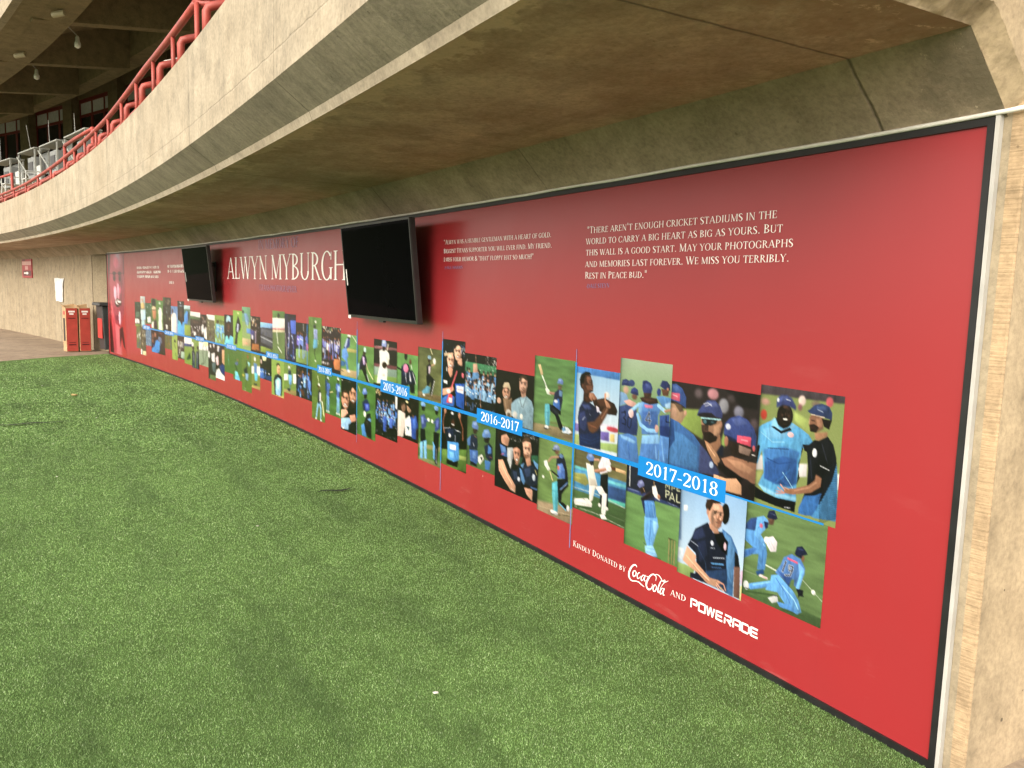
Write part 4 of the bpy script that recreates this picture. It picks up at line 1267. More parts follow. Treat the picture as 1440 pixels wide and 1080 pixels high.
(2.776, 2.372, 0.784, 0.287, 64, 125, """G 7a9a55 6a8c4a -49 832
N .1 14 2
P a08a6c -35,880 1062,788 1061,1003 -26,1007
L 8a9068 9 -36,868 1062,778
L c8b898 5 2,948 1028,883
N .06 40 5
L 5a5238 14 414,974 683,937
L 5a5238 12 741,926 972,894
P 4aaec4 418,569 559,516 610,627 598,917 486,926 432,710
L 8adce8 8 473,572 506,906
L 2f8498 6 438,670 605,634
P 16181f 557,491 853,442 867,531 773,598 696,666 690,770 611,785 583,631
L 3a70c0 12 656,608 842,485
L e0e8f0 4 645,621 835,501
P 14161c 611,782 734,760 883,799 823,848
L 4aa0c8 16 642,796 823,848
P 1e2238 533,187 677,139 762,218 832,359 854,445 704,469 753,346 570,285 511,361
P 4a74c8 551,301 687,267 758,346 767,449 565,482
P 6a90d8 572,310 645,293 668,385 595,410
P 5a7cb0 619,147 714,161 682,207 587,195
E d86a6a 581 341 29 31
L 2f4f9a 7 666,360 702,450
L a07a62 31 299,300 385,235 570,201
L 2a2224 24 400,415 590,452
P ecece8 170,319 251,291 293,353 358,395 293,428 189,369
L b8b8b4 5 208,326 307,403
L d8b888 16 352,433 430,530
L f0d8a8 5 365,440 423,515
P 7a543e 462,127 592,115 567,172 487,177
P 6f7fae 398,132 448,64 521,43 589,71 610,109 482,120
P 9aa8d0 449,77 522,58 560,78 471,96
L 24242c 5 433,144 529,143
L 20202a 7 396,136 498,128
E e0e0e4 503 940 108 26
L 3a4a5a 5 429,971 593,942
E e0e0e8 878 810 34 38
E f0f0ec 161 529 31 18"""),
(3.34, 2.776, 0.784, 0.321, 84, 102, """F 18181a
K 40 e8e8e8/8a8a80 678 34 960 111 7
P 2f6a4a 849,325 1020,292 1027,431 852,405
P 2a5a40 578,415 657,396 626,514 561,530
K 20 6a6a60/c8c8c0 356 141 643 206 7
B 2
P 14161c -29,293 111,264 278,399 285,568 368,804 188,974 0,989
P 3f6ab4 109,319 252,331 311,480 167,481
P 5f8ccc 161,339 241,343 256,418 187,419
L d05070 12 150,474 216,442
P d0987c 142,185 266,129 341,187 301,311 205,304 147,288
P b07a60 223,183 325,190 296,296 227,282
P 2a1c16 28,245 59,137 195,78 292,112 153,172 110,252
E c88a70 212 200 23 40
P d8a080 84,573 197,543 318,703 458,823 549,883 509,971 393,961 229,843 103,728
L e8b898 16 149,601 293,752 434,872
L b07a60 11 129,692 298,851
P b0b4b8 293,339 435,301 433,449 383,647 306,535
L f0f0f0 11 349,369 377,603
L 6a6e70 9 411,355 411,566
L d8dcdc 9 313,420 333,528
P c88e74 431,322 517,262 600,285 593,411 544,537 460,473
P a86c54 530,315 594,300 584,413 546,520
P 1c1412 420,318 472,246 580,231 611,302 522,277
L f0e4dc 9 499,461 573,444
L 2a1812 7 473,372 581,350
L dca88c 8 522,372 519,421
A 523 400 78 135 cc9278 s
P 182038 397,641 511,629 616,544 645,620 653,788 500,857 401,741
P 2c3a5c 446,656 534,648 561,754 474,776
P 4f80b8 596,577 726,600 758,702 692,805 631,738
E c8d0e0 582 748 30 33
P 101218 510,837 718,795 748,988 517,997
P d8a48a 647,181 725,141 823,141 851,256 823,358 759,416 683,366
P b88068 748,184 831,166 836,274 777,341
P 8a5a40 675,337 756,353 842,283 824,381 759,419 695,390
P 5a4030 631,175 681,100 785,76 835,128 729,142
L 3a241c 8 692,251 821,225
L e4b8a0 9 747,246 741,302
A 757 278 87 132 dca88c
L 7a4238 8 714,349 787,334
P 1c2742 628,572 741,486 845,461 973,484 1010,703 880,781 755,774
P 2f4068 703,565 826,507 852,623 750,676
P 5a90c8 888,380 1006,422 1010,508 927,458
P 5a90c8 611,532 702,466 664,563
P c08a70 717,410 823,358 849,463 764,511
E b8c4d8 915 634 32 48
L e0c860 10 940,519 977,580
P d09a80 711,839 882,819 922,876 890,988 762,924
L b07c66 6 759,860 865,892
L 3a5a90 23 861,798 1000,789
P 14161c 900,841 1025,807 1024,996 891,1001
L d8d8d8 7 414,934 482,958"""),
(3.775, 3.34, 0.784, 0.392, 56, 85, """F 54783f
N .1 10 2
P 5a7cc0 175,214 211,120 344,89 411,191 392,266 200,246
P 86a4dc 229,139 329,113 364,169 248,189
P 3a2a24 217,257 391,254 338,347 238,347
P 1e2848 32,491 205,364 373,373 403,528 391,641 110,698
P 4a78bc 12,513 139,412 136,602 38,621
P 3a62b0 109,694 408,652 433,847 364,934 153,926
P 5a84cc 219,708 353,690 342,827 225,834
L c8d0dc 13 246,537 269,594
P 14161c 152,904 387,926 389,976 156,980
P d8d8d0 423,774 551,690 629,766 495,905 420,850
P 1a1a1a 489,760 576,742 557,821
L 7a5a48 20 273,391 358,411
P 5a84c8 554,307 611,211 754,177 827,254 830,319 563,369
P 84a8dc 628,229 739,204 783,253 647,287
P 241c1a 602,366 814,326 766,443 654,447
P 1c2440 619,521 797,430 900,483 926,720 813,783 692,721
P 3f78c8 761,475 854,509 874,613 752,638
P 3a70b8 662,777 850,771 826,943 670,955
L d84848 8 809,693 887,685
L 20202a 14 604,418 702,434"""),
(4.204, 3.775, 0.784, 0.314, 49, 98, """G 1a1410 201a14 -51 555
P 5f7f3e -81,764 1076,590 1060,976 -69,1039
P 8a9a58 723,741 1047,717 1050,781 690,813
N .1 10 4
L 8a5c48 36 134,88 56,274 122,444
E a87a64 145 67 54 44
L 7a4c3a 37 711,107 846,273 855,459
E a87a64 709 76 51 49
L 5a3428 10 90,157 49,291
P 18203a 131,376 367,323 592,322 766,346 738,524 218,590
P 2a3456 255,374 481,333 524,445 298,479
L b8c4d8 9 92,373 367,326
L c8d0e0 9 556,338 766,346
E e8ecf0 343 464 42 32
L e8ecf0 9 552,425 557,530
P 4a8cd0 256,577 702,534 727,819 526,889 269,870
P 6aa8e4 348,741 537,726 523,839 371,833
P e4d8e4 350,614 594,591 587,681 365,694
P 10121a 232,889 525,886 698,839 667,958 235,972
P 3a241c 353,186 433,112 535,130 557,205 499,310 404,308
P 5a382c 417,177 510,164 521,241 440,260
A 464 210 97 106 5a3a2e s
P 22262e 335,191 376,93 487,63 554,146
E c8ccd0 431 73 52 22
L f0e8e0 11 414,262 504,256"""),
(4.639, 4.204, 0.784, 0.266, 43, 100, """F 5a7f45
N .1 12 2
P 8a8c5c -47,736 1059,654 1063,732 -44,803
P 7a8458 -38,949 1072,920 1076,1005 -36,1005
E 6f98d0 205 65 102 42
P 2a2220 132,99 304,93 271,171 154,171
P 3f4f8a 95,267 266,218 368,313 337,423 160,485
P 6a7cb8 140,288 231,258 254,379 164,403
L 3f4f8a 33 269,299 422,319
E e0e0d8 450 290 50 28
P 181a24 85,479 302,464 347,657 288,744 179,773 111,663
P 6aa4dc 95,716 212,671 231,963 105,970
P 6aa4dc 248,668 382,634 395,937 297,953
L a8d0f0 7 140,723 157,946
L a8d0f0 7 322,671 333,931
E 6a94cc 775 66 90 38
P 241c1a 724,104 869,100 831,170 744,167
P 3a4688 741,241 908,193 933,369 734,461
P 6070b4 784,262 869,238 874,352 799,374
L 3a4688 26 767,276 664,315
E e0e0d8 610 296 42 31
P 14161e 681,453 920,447 895,653 841,970 746,960 673,662
L c8ccd0 12 805,717 815,948
P 5a94cc 653,611 740,675 750,907 676,893
L 14161c 5 790,771 831,767
L 14161c 5 793,847 835,843"""),
(5.071, 4.639, 0.784, 0.394, 41, 66, """F 241c18
K 10 4a382c/3a2a20 57 155 1001 374 54
B 6
P c8bcb4 -51,411 145,390 374,419 400,651 281,979 -36,1007
L a89c94 13 187,466 240,935
E 8a6a58 283 287 104 112
P 2a1c16 174,285 260,163 390,254 301,212
E a8846c 559 265 109 111
P 1a1412 452,212 575,133 664,142 669,305
P d8dce0 362,566 583,440 672,552 701,891 392,911
P 3a5a70 434,700 598,690 554,791
L a8b0b8 11 547,518 596,871
P 2f4fa0 635,468 889,389 982,589 951,922 706,926
P 4a70c8 740,487 853,451 898,674 765,697
E f0d8a0 458 144 63 22
P 6a4c38 698,387 821,403 759,488
P 3a2c1c 898,674 1048,648 1020,985 907,978"""),
(5.578, 5.071, 0.784, 0.325, 44, 81, """F 12141a
K 12 c89860/e0c090 -4 50 277 144 23
C 9 4 c8a080/a87a60/4a3428 3f6ab8/6a98d0/24386a/2f56a8 36 210 962 617 31
P d8d8dc 892,89 991,86 980,334 897,315
K 50 14181c/101214/1c2a20 142 857 1013 996 26
P 3a58b0 359,557 511,565 500,863 365,871
P 4a6ac0 647,559 788,552 775,746 651,752
K 120 e4e8ea/b8c890/f0f0f0 17 196 1006 990 6"""),
(6.062, 5.578, 0.784, 0.251, 37, 83, """F 54803f
N .1 10 2
L b8a878 17 112,93 200,191
P 5a7ac0 310,193 368,107 493,80 577,161 545,204 349,219
P 8aa0dc 389,123 493,104 528,152 403,173
P 1f1a1c 391,211 566,192 546,270 413,285
P 24305c 322,367 476,287 600,287 692,367 715,469 543,520 367,513
P 3f52b8 436,383 672,352 695,471 501,511
P 6a80d8 520,395 623,378 645,445 542,466
E d8dcd0 452 573 67 53
P 1a1c22 556,559 736,521 779,618 811,992 593,974 414,819 413,756
P 34363e 627,580 709,569 734,799 652,811
P 4a84c4 266,807 422,755 495,878 560,984 333,992
P 6a98d0 587,658 759,606 780,679
L b8a080 9 571,705 589,761"""),
(6.48, 6.062, 0.784, 0.228, 27, 90, """F 1a1512
K 8 f4e8d0 21 62 953 46 10
P 8ab0d8 -50,795 557,722 672,791 457,962 -48,974
P 1a1c22 497,858 866,743 1079,811 1048,1000 500,1008
E c08a70 265 410 253 176
E 9a6450 407 437 104 119
P 4a3426 4,366 130,249 341,219 488,277 237,282 79,389
L 3a2018 9 132,382 432,365
L 7a4838 5 110,345 216,333
L d8a488 13 249,398 239,465
A 265 417 237 170 c89078 s
L f0e0d8 12 150,538 408,523
L 7a3a30 5 134,524 419,504
E b88468 781 289 224 185
P 15100e 580,203 701,76 904,73 1032,212 763,137 627,240
L 241410 9 642,244 947,226
L d09c80 12 776,251 757,330
A 781 296 214 179 c0907a s
P 3a261e 619,393 784,433 1000,360 947,469 786,525 646,483
L 8a5040 8 707,417 910,402
L 9a6a50 10 907,241 935,353
P d8a48c -25,633 346,583 468,640 137,770 -23,779
L a87460 6 82,650 347,638
P c8907a 546,684 925,622 992,733 662,795
L e4b49c 6 660,686 915,661
E f0e8e4 140 961 75 19"""),
(6.963, 6.48, 0.784, 0.334, 32, 70, """F 557f40
N .1 10 2
M 179 98 880 st b8c8e0 3a2a22 4a6ab0 5a84c0 d8dce0
M 805 49 896 st dce0dc 3a2a22 4a6ab0 6a98e0 d8dce0
L c8b088 21 303,463 498,421
P 2a4a80 15,193 126,163 127,468 38,446
P 8aa8dc 773,237 940,250 941,364 795,383"""),
(7.386, 6.963, 0.784, 0.216, 25, 79, """F 667f3c
N .08 10 2
M 547 260 746 dr e8ecf0 6a4a3a 24283a 6f9cd8 d8dce0
P dcdce0 575,451 683,428 683,607 591,615
L e8e0c0 18 450,117 504,212
L 5a3a28 18 384,316 521,346"""),
(7.932, 7.386, 0.784, 0.4, 30, 52, """F 262630
C 6 2 7a4a3a/4a3028/a8705a 5a80d0/2a3a6a/7aa8e0/1f2438 63 142 943 393 77
K 30 4a80d0/8ab0e8/1c2030/3a5aa0 19 661 979 951 55
P 6a4030 241,738 479,737 557,929 399,938"""),
(8.388, 7.932, 0.784, 0.395, 23, 53, """F 77914a
P ece8ea -43,429 320,388 317,581 -46,625
P f0ecec 749,339 1070,303 1067,601 771,635
P 9a8a5a -50,910 1065,838 1064,986 -52,1026
L d8d0a8 15 553,6 577,119
E c8ccd4 439 177 81 68
P 4a3428 388,201 500,198 474,257
P 2f3a5a 362,270 585,245 609,377 360,406
P 6aa4e0 360,402 659,387 630,674 443,698
L 3a5a9a 54 545,648 492,843
P 3a3a44 278,829 553,831 491,922 277,909"""),
(8.881, 8.388, 0.784, 0.306, 23, 58, """F 8aa654
E 1a1612 542 165 130 67
E d0a078 580 280 140 133
L 3a2018 9 500,264 665,253
L 7a4838 9 529,357 639,348
P b88a68 428,359 698,348 637,421
P 1f2a3c 169,610 284,453 538,392 844,444 863,757 786,971 263,990
P 8ab8e4 322,593 536,488 745,517 765,768 711,965 340,970
P b8dcf4 434,582 635,544 630,783 454,803
L c89a78 21 205,606 174,839
P d8b070 170,998 1022,942 1021,983 169,1047"""),
(9.368, 8.881, 0.784, 0.468, 23, 41, """F 232020
P d8d8a8 157,0 594,-4 529,208 269,218
C 5 1 6a4a3a/5a3a34 2f5aa8/1c2030/4a78c8 53 494 882 426 85
P 3f6ab8 -32,762 323,708 423,969 -37,1044
P 2a4480 560,822 1029,773 1025,994 516,992
E b8a098 110 284 74 101"""),
(9.748, 9.368, 0.784, 0.296, 16, 58, """F 7f8a44
P ece8ec -90,403 268,379 297,582 -100,611
P f0ecec 555,360 1072,325 1062,593 582,595
P 5a80b8 280,277 647,287 634,591 320,581
P 5ab0d8 344,559 747,546 665,756 387,778
L 3a3a3e 54 307,882 608,874
E e0e0ea 413 168 90 67
P b09a60 -77,947 1050,905 1046,988 -80,1015"""),
(10.208, 9.748, 0.784, 0.207, 17, 66, """F 67813f
L 1c242c 33 485,247 542,465
P 8ac0d8 608,254 839,269 752,379
P 2a3040 180,487 561,374 552,552 330,568
P 7a9ac0 385,561 689,540 612,724 391,711
L 20282a 20 460,732 347,906
E b8a84a 152 622 141 39
L e8e8d8 13 311,921 342,995
E 9a5a3a 628 136 96 61"""),
(10.63, 10.208, 0.784, 0.325, 16, 49, """F 5a7c3e
E 8a7450 525 357 127 49
P 5a6a98 185,488 452,406 605,455 446,547
L 202430 40 233,542 440,680
P 6ab8e0 210,735 487,729 826,1000 230,1054
L d0d098 14 468,69 463,167"""),
(11.08, 10.63, 0.784, 0.39, 16, 40, """F 587c3c
L 5a9a8a 48 439,281 492,690
L 3a6a40 26 422,692 340,956
E 6a5a40 426 264 71 32"""),
(11.563, 11.08, 0.784, 0.244, 16, 55, """F 3a2a28
P e8ecf4 221,61 454,50 513,203 212,223
P 1c2040 425,86 721,101 679,243 348,231
P e0b8c0 6,424 301,334 354,591 132,626
P e4f0f8 -132,976 124,762 416,700 613,806 1062,894 1057,996 -135,1028
P 2a3f8a 461,631 830,530 1043,651 998,858 600,794
P c89a78 759,133 1051,130 1027,572 751,509
P 2a3a28 209,272 578,247 488,393"""),
(11.974, 11.563, 0.784, 0.188, 15, 58, """F 3a3034
P ece8ec 466,304 899,248 919,502 490,513
L 2a3a3a 54 287,234 180,560 107,956
P 5a6a70 487,541 1060,506 959,799 566,763
E f0e0d8 338 103 81 48
E d0c8cc 779 66 79 63
P 6a7a50 219,880 1034,854 1022,1013 207,1018
E e8ecec 117 339 114 97"""),
(12.519, 11.974, 0.784, 0.366, 17, 38, """F 8a9a84
P f0e8ee -45,101 1086,64 1074,345 -60,392
L 2a3228 41 491,150 407,509 523,871 250,977
L 2a3228 41 754,197 841,443 622,889
P d8d8a0 484,34 1037,11 951,184 555,219"""),
(12.957, 12.519, 0.784, 0.278, 13, 47, """F 7f9a4e
P e8e4ec -60,142 267,144 257,268 -72,287
P 202a48 -60,464 275,379 459,492 415,1035 -16,1011
P 202a48 604,423 1101,352 1049,1025 513,1011
L e4e8f0 32 220,507 289,747
L e4e8f0 32 747,473 728,716
E 3a2a24 191 328 142 64
E 3a2a24 848 289 139 63
L 8a98b8 36 242,786 225,993
L 8a98b8 35 725,752 708,976"""),
(13.438, 12.957, 0.784, 0.308, 15, 45, """F 7f9a4a
P ece4ee -109,23 1115,14 1099,233 -128,271
P 2f4484 -44,261 1100,229 1093,319 -52,365
P 1c4a2a 270,831 733,530 878,760 449,847"""),
(13.893, 13.438, 0.784, 0.364, 13, 39, """F 4a4038
C 3 1 6a4634/8a5a48 c8c8cc/b8b8a8/8a8a90 146 177 915 173 66
K 14 d0d0d0/b8b4ac/8a7a6a 46 362 782 890 56
P 9ab0a0 525,681 1094,658 1074,959 505,966"""),
(14.262, 13.893, 0.784, 0.314, 10, 43, """F 92aa54
L 1a3a24 28 322,341 659,556 643,700
L 18401f 45 638,741 793,968
E 1f2a2a 546 273 169 56"""),
(14.753, 14.262, 0.784, 0.479, 14, 23, """F 6a6a34
K 24 3a7ab0/4a5a40/a87a40/2a4a4a 53 283 956 954 62"""),
(15.234, 14.753, 0.784, 0.334, 12, 39, """F 2a2624
P 8a3a30 69,79 725,43 491,162
P 5a6a88 -49,238 500,283 580,511 77,543
P 3a86d0 -199,401 273,525 113,925 -249,925
P 3f3432 480,57 1001,104 1069,1014 622,939"""),
(15.761, 15.234, 0.784, 0.339, 13, 39, """F 221a1a
E 8a5a48 219 294 121 111
E a8705a 566 217 119 110
E 8a5a48 202 507 121 85
P 3a8ad8 45,864 442,720 629,495 889,397 1207,610 1138,978 31,1038
P 2a3aa0 172,668 422,648 351,790"""),
(16.187, 15.761, 0.784, 0.437, 10, 25, """F 5a7a98
K 70 2f3f54/8ab0c8/c8dce8/3a6a90 7 123 968 986 31"""),
(16.937, 16.544, 0.784, 0.328, 10, 35, """F 6a7a50
K 12 8a9ab0/d8d0c8/4a4a50 28 291 1089 540 65
K 14 4a5a8a/2f3a5a/6a6a90 57 563 1078 944 77"""),
(16.608, 16.187, 0.784, 0.219, 10, 43, """F 5a5a44
K 7 e0dcd0/3a3230 168 109 878 191 35
K 14 c8bc98/8a8a70/2a2a30/e8e8e0 92 264 916 747 48
P f0e8e8 -152,823 267,800 239,1008 -176,1004
P d8c8a0 382,859 1124,838 1103,1000 416,1017"""),
(4.661, 4.207, 1.233, 0.783, 44, 81, """F 6a7048
N .15 10 2
P 7a6a4c -67,845 1062,833 1050,935 -64,939
N .06 30 5
L 4a4634 14 157,895 655,881
L d8c8a0 19 510,0 590,102
L 2a2a24 10 573,101 635,186
E e8e8dc 682 223 55 55
L b08a70 25 529,323 674,281
E 7a9ab0 481 173 70 41
P 3a2a22 419,200 532,206 492,271 428,261
P 24202c 364,352 492,265 553,306 507,489 389,530
P b8a8b8 442,345 536,322 513,459 458,479
P 1a1a20 352,516 543,498 702,569 612,655 540,615 473,699 395,707
P 5a94b0 184,835 402,704 534,719 485,831 229,875
P 18181c 568,612 702,562 626,844 525,870
L e0e0dc 18 696,585 585,863
E e8e4dc 265 890 50 18"""),
(5.101, 4.661, 1.149, 0.783, 41, 53, """F 6a9a58
N .08 8 2
P 1a2040 220,332 381,234 574,232 662,397 669,665 549,763 230,786
P 2c3868 286,305 382,266 408,503 311,553
E e07aa0 442 346 116 99
L d8dcec 20 426,462 470,672
E 1a1412 435 60 73 89
L 14141c 44 229,408 29,372
E 6a4838 648 172 75 79
P 20284a 572,445 728,348 889,483 894,673 704,869 578,677
P d8dcec 609,403 705,619 642,649
L e8e4dc 23 688,243 728,336
L d8d4cc 19 768,422 923,669
P 1a1c28 624,705 848,638 874,898 667,908"""),
(5.628, 5.101, 1.238, 0.783, 44, 72, """F 2c2826
P 8a5a60 -54,146 1034,121 1035,171 -53,200
P 7a4850 -47,513 1043,480 1044,554 -46,579
P 7f968a -46,579 1044,554 1031,704 -43,767
P 7a9a50 -43,763 1048,699 1052,872 -40,931
L c8b8b8 8 203,142 524,135
B 5
L c8bca8 36 634,72 568,260
P e4e0de 252,236 384,189 525,193 672,247 692,361 573,482 611,623 581,861 137,917 213,667 282,512
L b8b0ac 14 391,582 361,864
L f6f4f2 13 296,265 335,457
P d8b0a8 394,696 500,684 483,735 402,744
P dcd8cc 502,279 673,279 677,474 524,506
L 8a8478 8 563,322 635,443
E 3a2a20 479 508 106 68
P 8a98d0 346,93 380,3 521,-16 565,81 531,151 365,148
P b4c0e8 398,21 493,9 515,68 410,80
P 3a2a28 382,127 531,131 490,219 384,228"""),
(6.044, 5.628, 1.151, 0.783, 32, 57, """F 668f4e
N .08 8 2
E b0c8cc 471 107 73 76
P 3a2620 349,160 530,165 483,279 351,270
P 2a2048 170,453 326,242 531,270 606,410 536,590 123,677
P b8a0d0 317,290 435,300 486,469 379,522
P 18181e 222,577 487,523 586,707 749,951 580,940 382,734
P 7fb0dc -44,561 141,478 95,810 -40,951
L c8a090 29 524,439 623,581 720,675
L d8c098 30 720,671 960,835
L d0d4dc 24 601,747 724,922"""),
(6.504, 6.044, 1.237, 0.783, 32, 69, """F 6f9a58
N .08 8 2
P b09a74 -59,813 1057,780 1059,938 -58,964
P a8a060 344,316 1050,309 1051,379 345,397
E e8e8e0 515 28 89 50
P 3a2a22 441,50 579,56 540,115 451,112
L e0dcd0 15 686,9 977,161
P 3a4a90 183,322 392,85 575,95 552,260 344,347
P a8b8e0 243,282 392,85 451,103 319,313
P 5a8ad0 102,364 344,304 480,476 406,554 509,836 390,848 297,603 83,548
P 3a6a9a 17,623 357,630 247,734 18,755
E f0ece4 499 825 84 32
L 1a1a20 13 44,849 198,862"""),
(7.073, 6.504, 1.288, 0.783, 37, 66, """F 3a2c34
K 34 5f8a60/e8d0a0/d86a40/f0e8e0 3 5 1005 120 26
C 8 2 b87a60/c8906a/6a4030 6a6ac0/3a3a70/8a90d0/e0e0ec 36 210 977 368 37
K 30 7a8ad8/4a4a8a/1a1a24/a8402a/e0e4f0 3 498 979 763 41
P c07a50 668,670 979,640 966,883 669,874
K 14 e8d8e0 3 785 424 820 21
L 8a98e0 41 199,379 167,692
L 7a80d8 40 580,350 612,675
L e0e4f0 26 826,293 796,510
L a8402a 27 375,442 376,700
L 1a1a22 30 917,398 889,648"""),
(7.495, 7.073, 1.372, 0.783, 25, 82, """F 668b48
N .08 8 2
L b8c090 7 266,37 265,165
E 3a3a44 478 178 122 43
P 8a98c8 398,226 673,227 696,409 420,421
L 3a3a50 7 524,244 547,402
P 5a9cc0 397,429 696,415 672,568 349,607
L 16161c 31:15 499,600 452,671 546,802
E e8e8d0 548 85 65 25
L e0e8e0 10 732,439 755,496
E d8dcd0 531 835 47 18"""),
(7.938, 7.495, 1.287, 0.783, 24, 66, """F 2c2e2c
P 7f9a58 -75,629 1056,611 1054,951 -79,949
C 4 1 6a4634/8a5a44 6a80d0/7a6ad0 75 226 875 268 58
L 7a90e0 49 266,412 262,807
L 6a88e0 49 550,396 570,812
L 5a70c8 40 783,328 687,776
E d06a90 897 540 73 98
L d8d8d8 14 600,22 599,176
L 1a1a20 22 806,327 782,467
L 5a9a80 18 96,590 69,821"""),
(8.348, 7.938, 1.374, 0.783, 22, 75, """F 2c2a50
P 4a6ad0 514,131 1067,115 1063,392 575,388
P 15151c 350,14 1069,7 1069,46 349,53
L 9aa0e0 35 358,185 408,441 347,692
L 5a6ac8 29 684,405 789,668 757,919
L e0e0f0 23 601,433 737,503
L e8c8a8 17 61,405 201,939
K 20 dce4f0/4a8ad8/6a70c0 240 447 1000 923 23
E 24202a 443 109 111 51"""),
(8.826, 8.348, 1.396, 0.783, 23, 75, """F 6a8350
P e4dcd8 -56,153 1056,136 1052,335 -62,367
P c08080 -62,365 1052,333 1051,371 -63,404
P c8bca0 -64,408 1051,375 1050,413 -65,454
P 62844c -51,-9 1059,-13 1056,132 -56,155
N .07 8 3
E 1a1412 501 93 81 46
P eceae8 217,206 358,125 469,173 465,297 300,365
L ecebe6 30 349,447 445,678
L ecebe6 23 444,737 744,845
L d0ccc4 20 393,359 359,458
L 5a4a3a 8 744,843 819,850"""),
(9.337, 8.826, 1.224, 0.783, 24, 49, """F 3a3f4a
P 7aa8d8 -78,6 1032,-10 1030,132 -82,164
P 5a5f6a 60,187 1052,197 1043,686 50,606
K 14 1c1c26/3a4a80/6a6a7a 18 226 951 484 46
L c8ccd4 15 13,443 1022,549
L 1a1a20 28 -36,374 1023,462
P 7f9440 6,733 1066,750 1063,890 2,900
L 22201c 14 -17,626 1041,791"""),
(9.774, 9.337, 1.289, 0.783, 18, 58, """F 3a2c28
K 18 d8b890/e0d0b8/b07a50 8 17 959 272 40
P 4a4a8a -73,394 397,389 388,617 -82,609
L c8b8e0 54 511,416 500,707
P 14141a 639,76 1092,76 1063,910 756,693
P a86a3a 162,755 830,734 887,905 90,914
E f0e8e8 182 576 78 68
K 8 e8e4f0 70 112 829 404 21"""),
(10.168, 9.774, 1.403, 0.783, 16, 70, """F 8aa468
P 6a9a78 -93,-19 1076,0 1058,332 -116,339
P 6a90b8 239,150 563,140 775,244 767,394 445,404 343,272
L 9ac0e0 28 540,291 641,438
E 2a2a24 123 113 104 41
P 5a8ad0 514,479 1000,477 994,586 544,589
P b0a078 -42,716 1080,713 1072,862 -53,897
E d89a80 435 819 295 27"""),
(10.611, 10.168, 1.339, 0.783, 17, 60, """F 86b04e
P 1c2430 262,439 533,148 681,208 876,385 803,482 581,553 507,649 439,874 131,890 286,628
P a8b0d0 440,339 639,348 560,554 415,560
E e8e4a0 572 66 96 26
E 3a2a22 567 166 69 31"""),
(11.065, 10.611, 1.26, 0.783, 17, 49, """F 1f211c
P 3a3f24 782,21 1077,28 1048,653 789,594
P 6ac0f0 -7,936 145,697 356,647 453,780 699,628 1067,685 1055,942 -8,965
P 3a2820 347,540 717,539 487,778
E 4a3226 439 367 289 214
E 6a4a38 506 383 151 112
P 9ac0f0 217,251 267,77 456,18 706,60 739,228 482,184
L 241c20 30 188,271 527,237
L 1a1210 12 268,329 372,326
L c8b0a0 10 363,501 535,493"""),
(11.58, 11.065, 1.232, 0.783, 18, 44, """F 86a04e
C 5 1 5a4030/3a2a28 5a9ae0/7ab8f0/4a70c8 97 217 902 256 73
K 26 6ab0f0/4a78d0/8ad0f0/3a4a9a 57 405 966 904 65"""),
(12.036, 11.58, 1.223, 0.783, 15, 39, """F 6a6a50
P f4f0ec -50,-17 1097,-20 1087,185 240,181
K 26 c8c8a0/8a7a60/6a4a34/4a5a3a 49 228 973 550 45
K 26 5a4638/3a3440/8a8a94 30 555 955 891 54"""),
(12.409, 12.036, 1.209, 0.783, 12, 35, """F 2a2220
K 16 5a3a30/b08a70/3a2a28 98 35 1009 322 45
P ece4e8 141,492 472,336 543,656 216,769
P ece8ee 512,567 927,452 1059,946 583,886
K 6 f0e8e8 184 147 917 326 25"""),
(13.016, 12.409, 1.235, 0.783, 21, 40, """F 4a4440
P f4f0f0 -65,-18 1071,-20 1062,179 -74,156
P 5a7a50 -45,172 1061,196 1058,265 -51,289
C 5 1 8a6450/4a3228 3a3034/6a5a54/c8bcc0 64 345 953 354 75
K 26 3a2c2c/8a7468/1c1a1e/c8c0c4 24 549 976 841 62
P f0ecec 325,751 551,733 545,849 347,892"""),
(13.409, 13.016, 1.328, 0.783, 13, 49, """F 5a7a6a
P a8c0c8 -142,-7 1067,-15 1010,111 -60,119
P 4a8ce0 -6,341 357,176 607,192 585,421 478,575 16,592
E 3a3a40 713 339 167 173
P 8aa048 -15,627 1101,605 1070,951 0,951
L 2a50a0 30 380,424 318,581"""),
(13.836, 13.409, 1.394, 0.783, 12, 55, """F 241f22
P 4aa0f0 -90,862 86,556 455,614 583,720 831,568 1145,629 1107,987 -103,976
P 2a2420 259,520 854,519 587,685
E 4a3830 483 359 336 215
E 6a5044 528 375 168 103
P 2a3044 248,201 332,32 660,16 902,164 600,137
E d0d8e4 442 51 75 24
L 8a94a8 14 320,139 878,131"""),
(14.282, 13.836, 1.289, 0.783, 13, 43, """G 5f84b8 7a9ac8 -18 407
P e4d4d0 -63,427 304,238 693,251 815,437 770,926 2,942
E 5a4a50 215 181 132 90
L 3a4f90 24 555,44 587,195
P c8a898 -55,340 179,264 211,421"""),
(14.85, 14.282, 1.438, 0.783, 14, 54, """F 33301f
P 4a5a34 -89,-5 284,-4 258,246 -13,253
K 8 d8b8a0/e8e8e0 421 36 869 230 22
K 16 3a3a34/6a7880/2a2824/8a9aa0 170 176 987 594 47
P 3f5a34 38,522 388,510 363,752
P f0f0ea 328,784 518,777 545,897 355,906
K 6 c0b890/6a5a34 683 534 1031 926 34"""),
(15.296, 14.85, 1.369, 0.783, 11, 48, """F 5f8a4a
P f0f4e8 318,122 495,33 631,115
P ecebd8 243,338 423,228 733,244 858,413 780,666 873,952 219,959 260,610
L 6a8a5a 12 383,563 683,499
E 3a2a22 320 273 79 27"""),
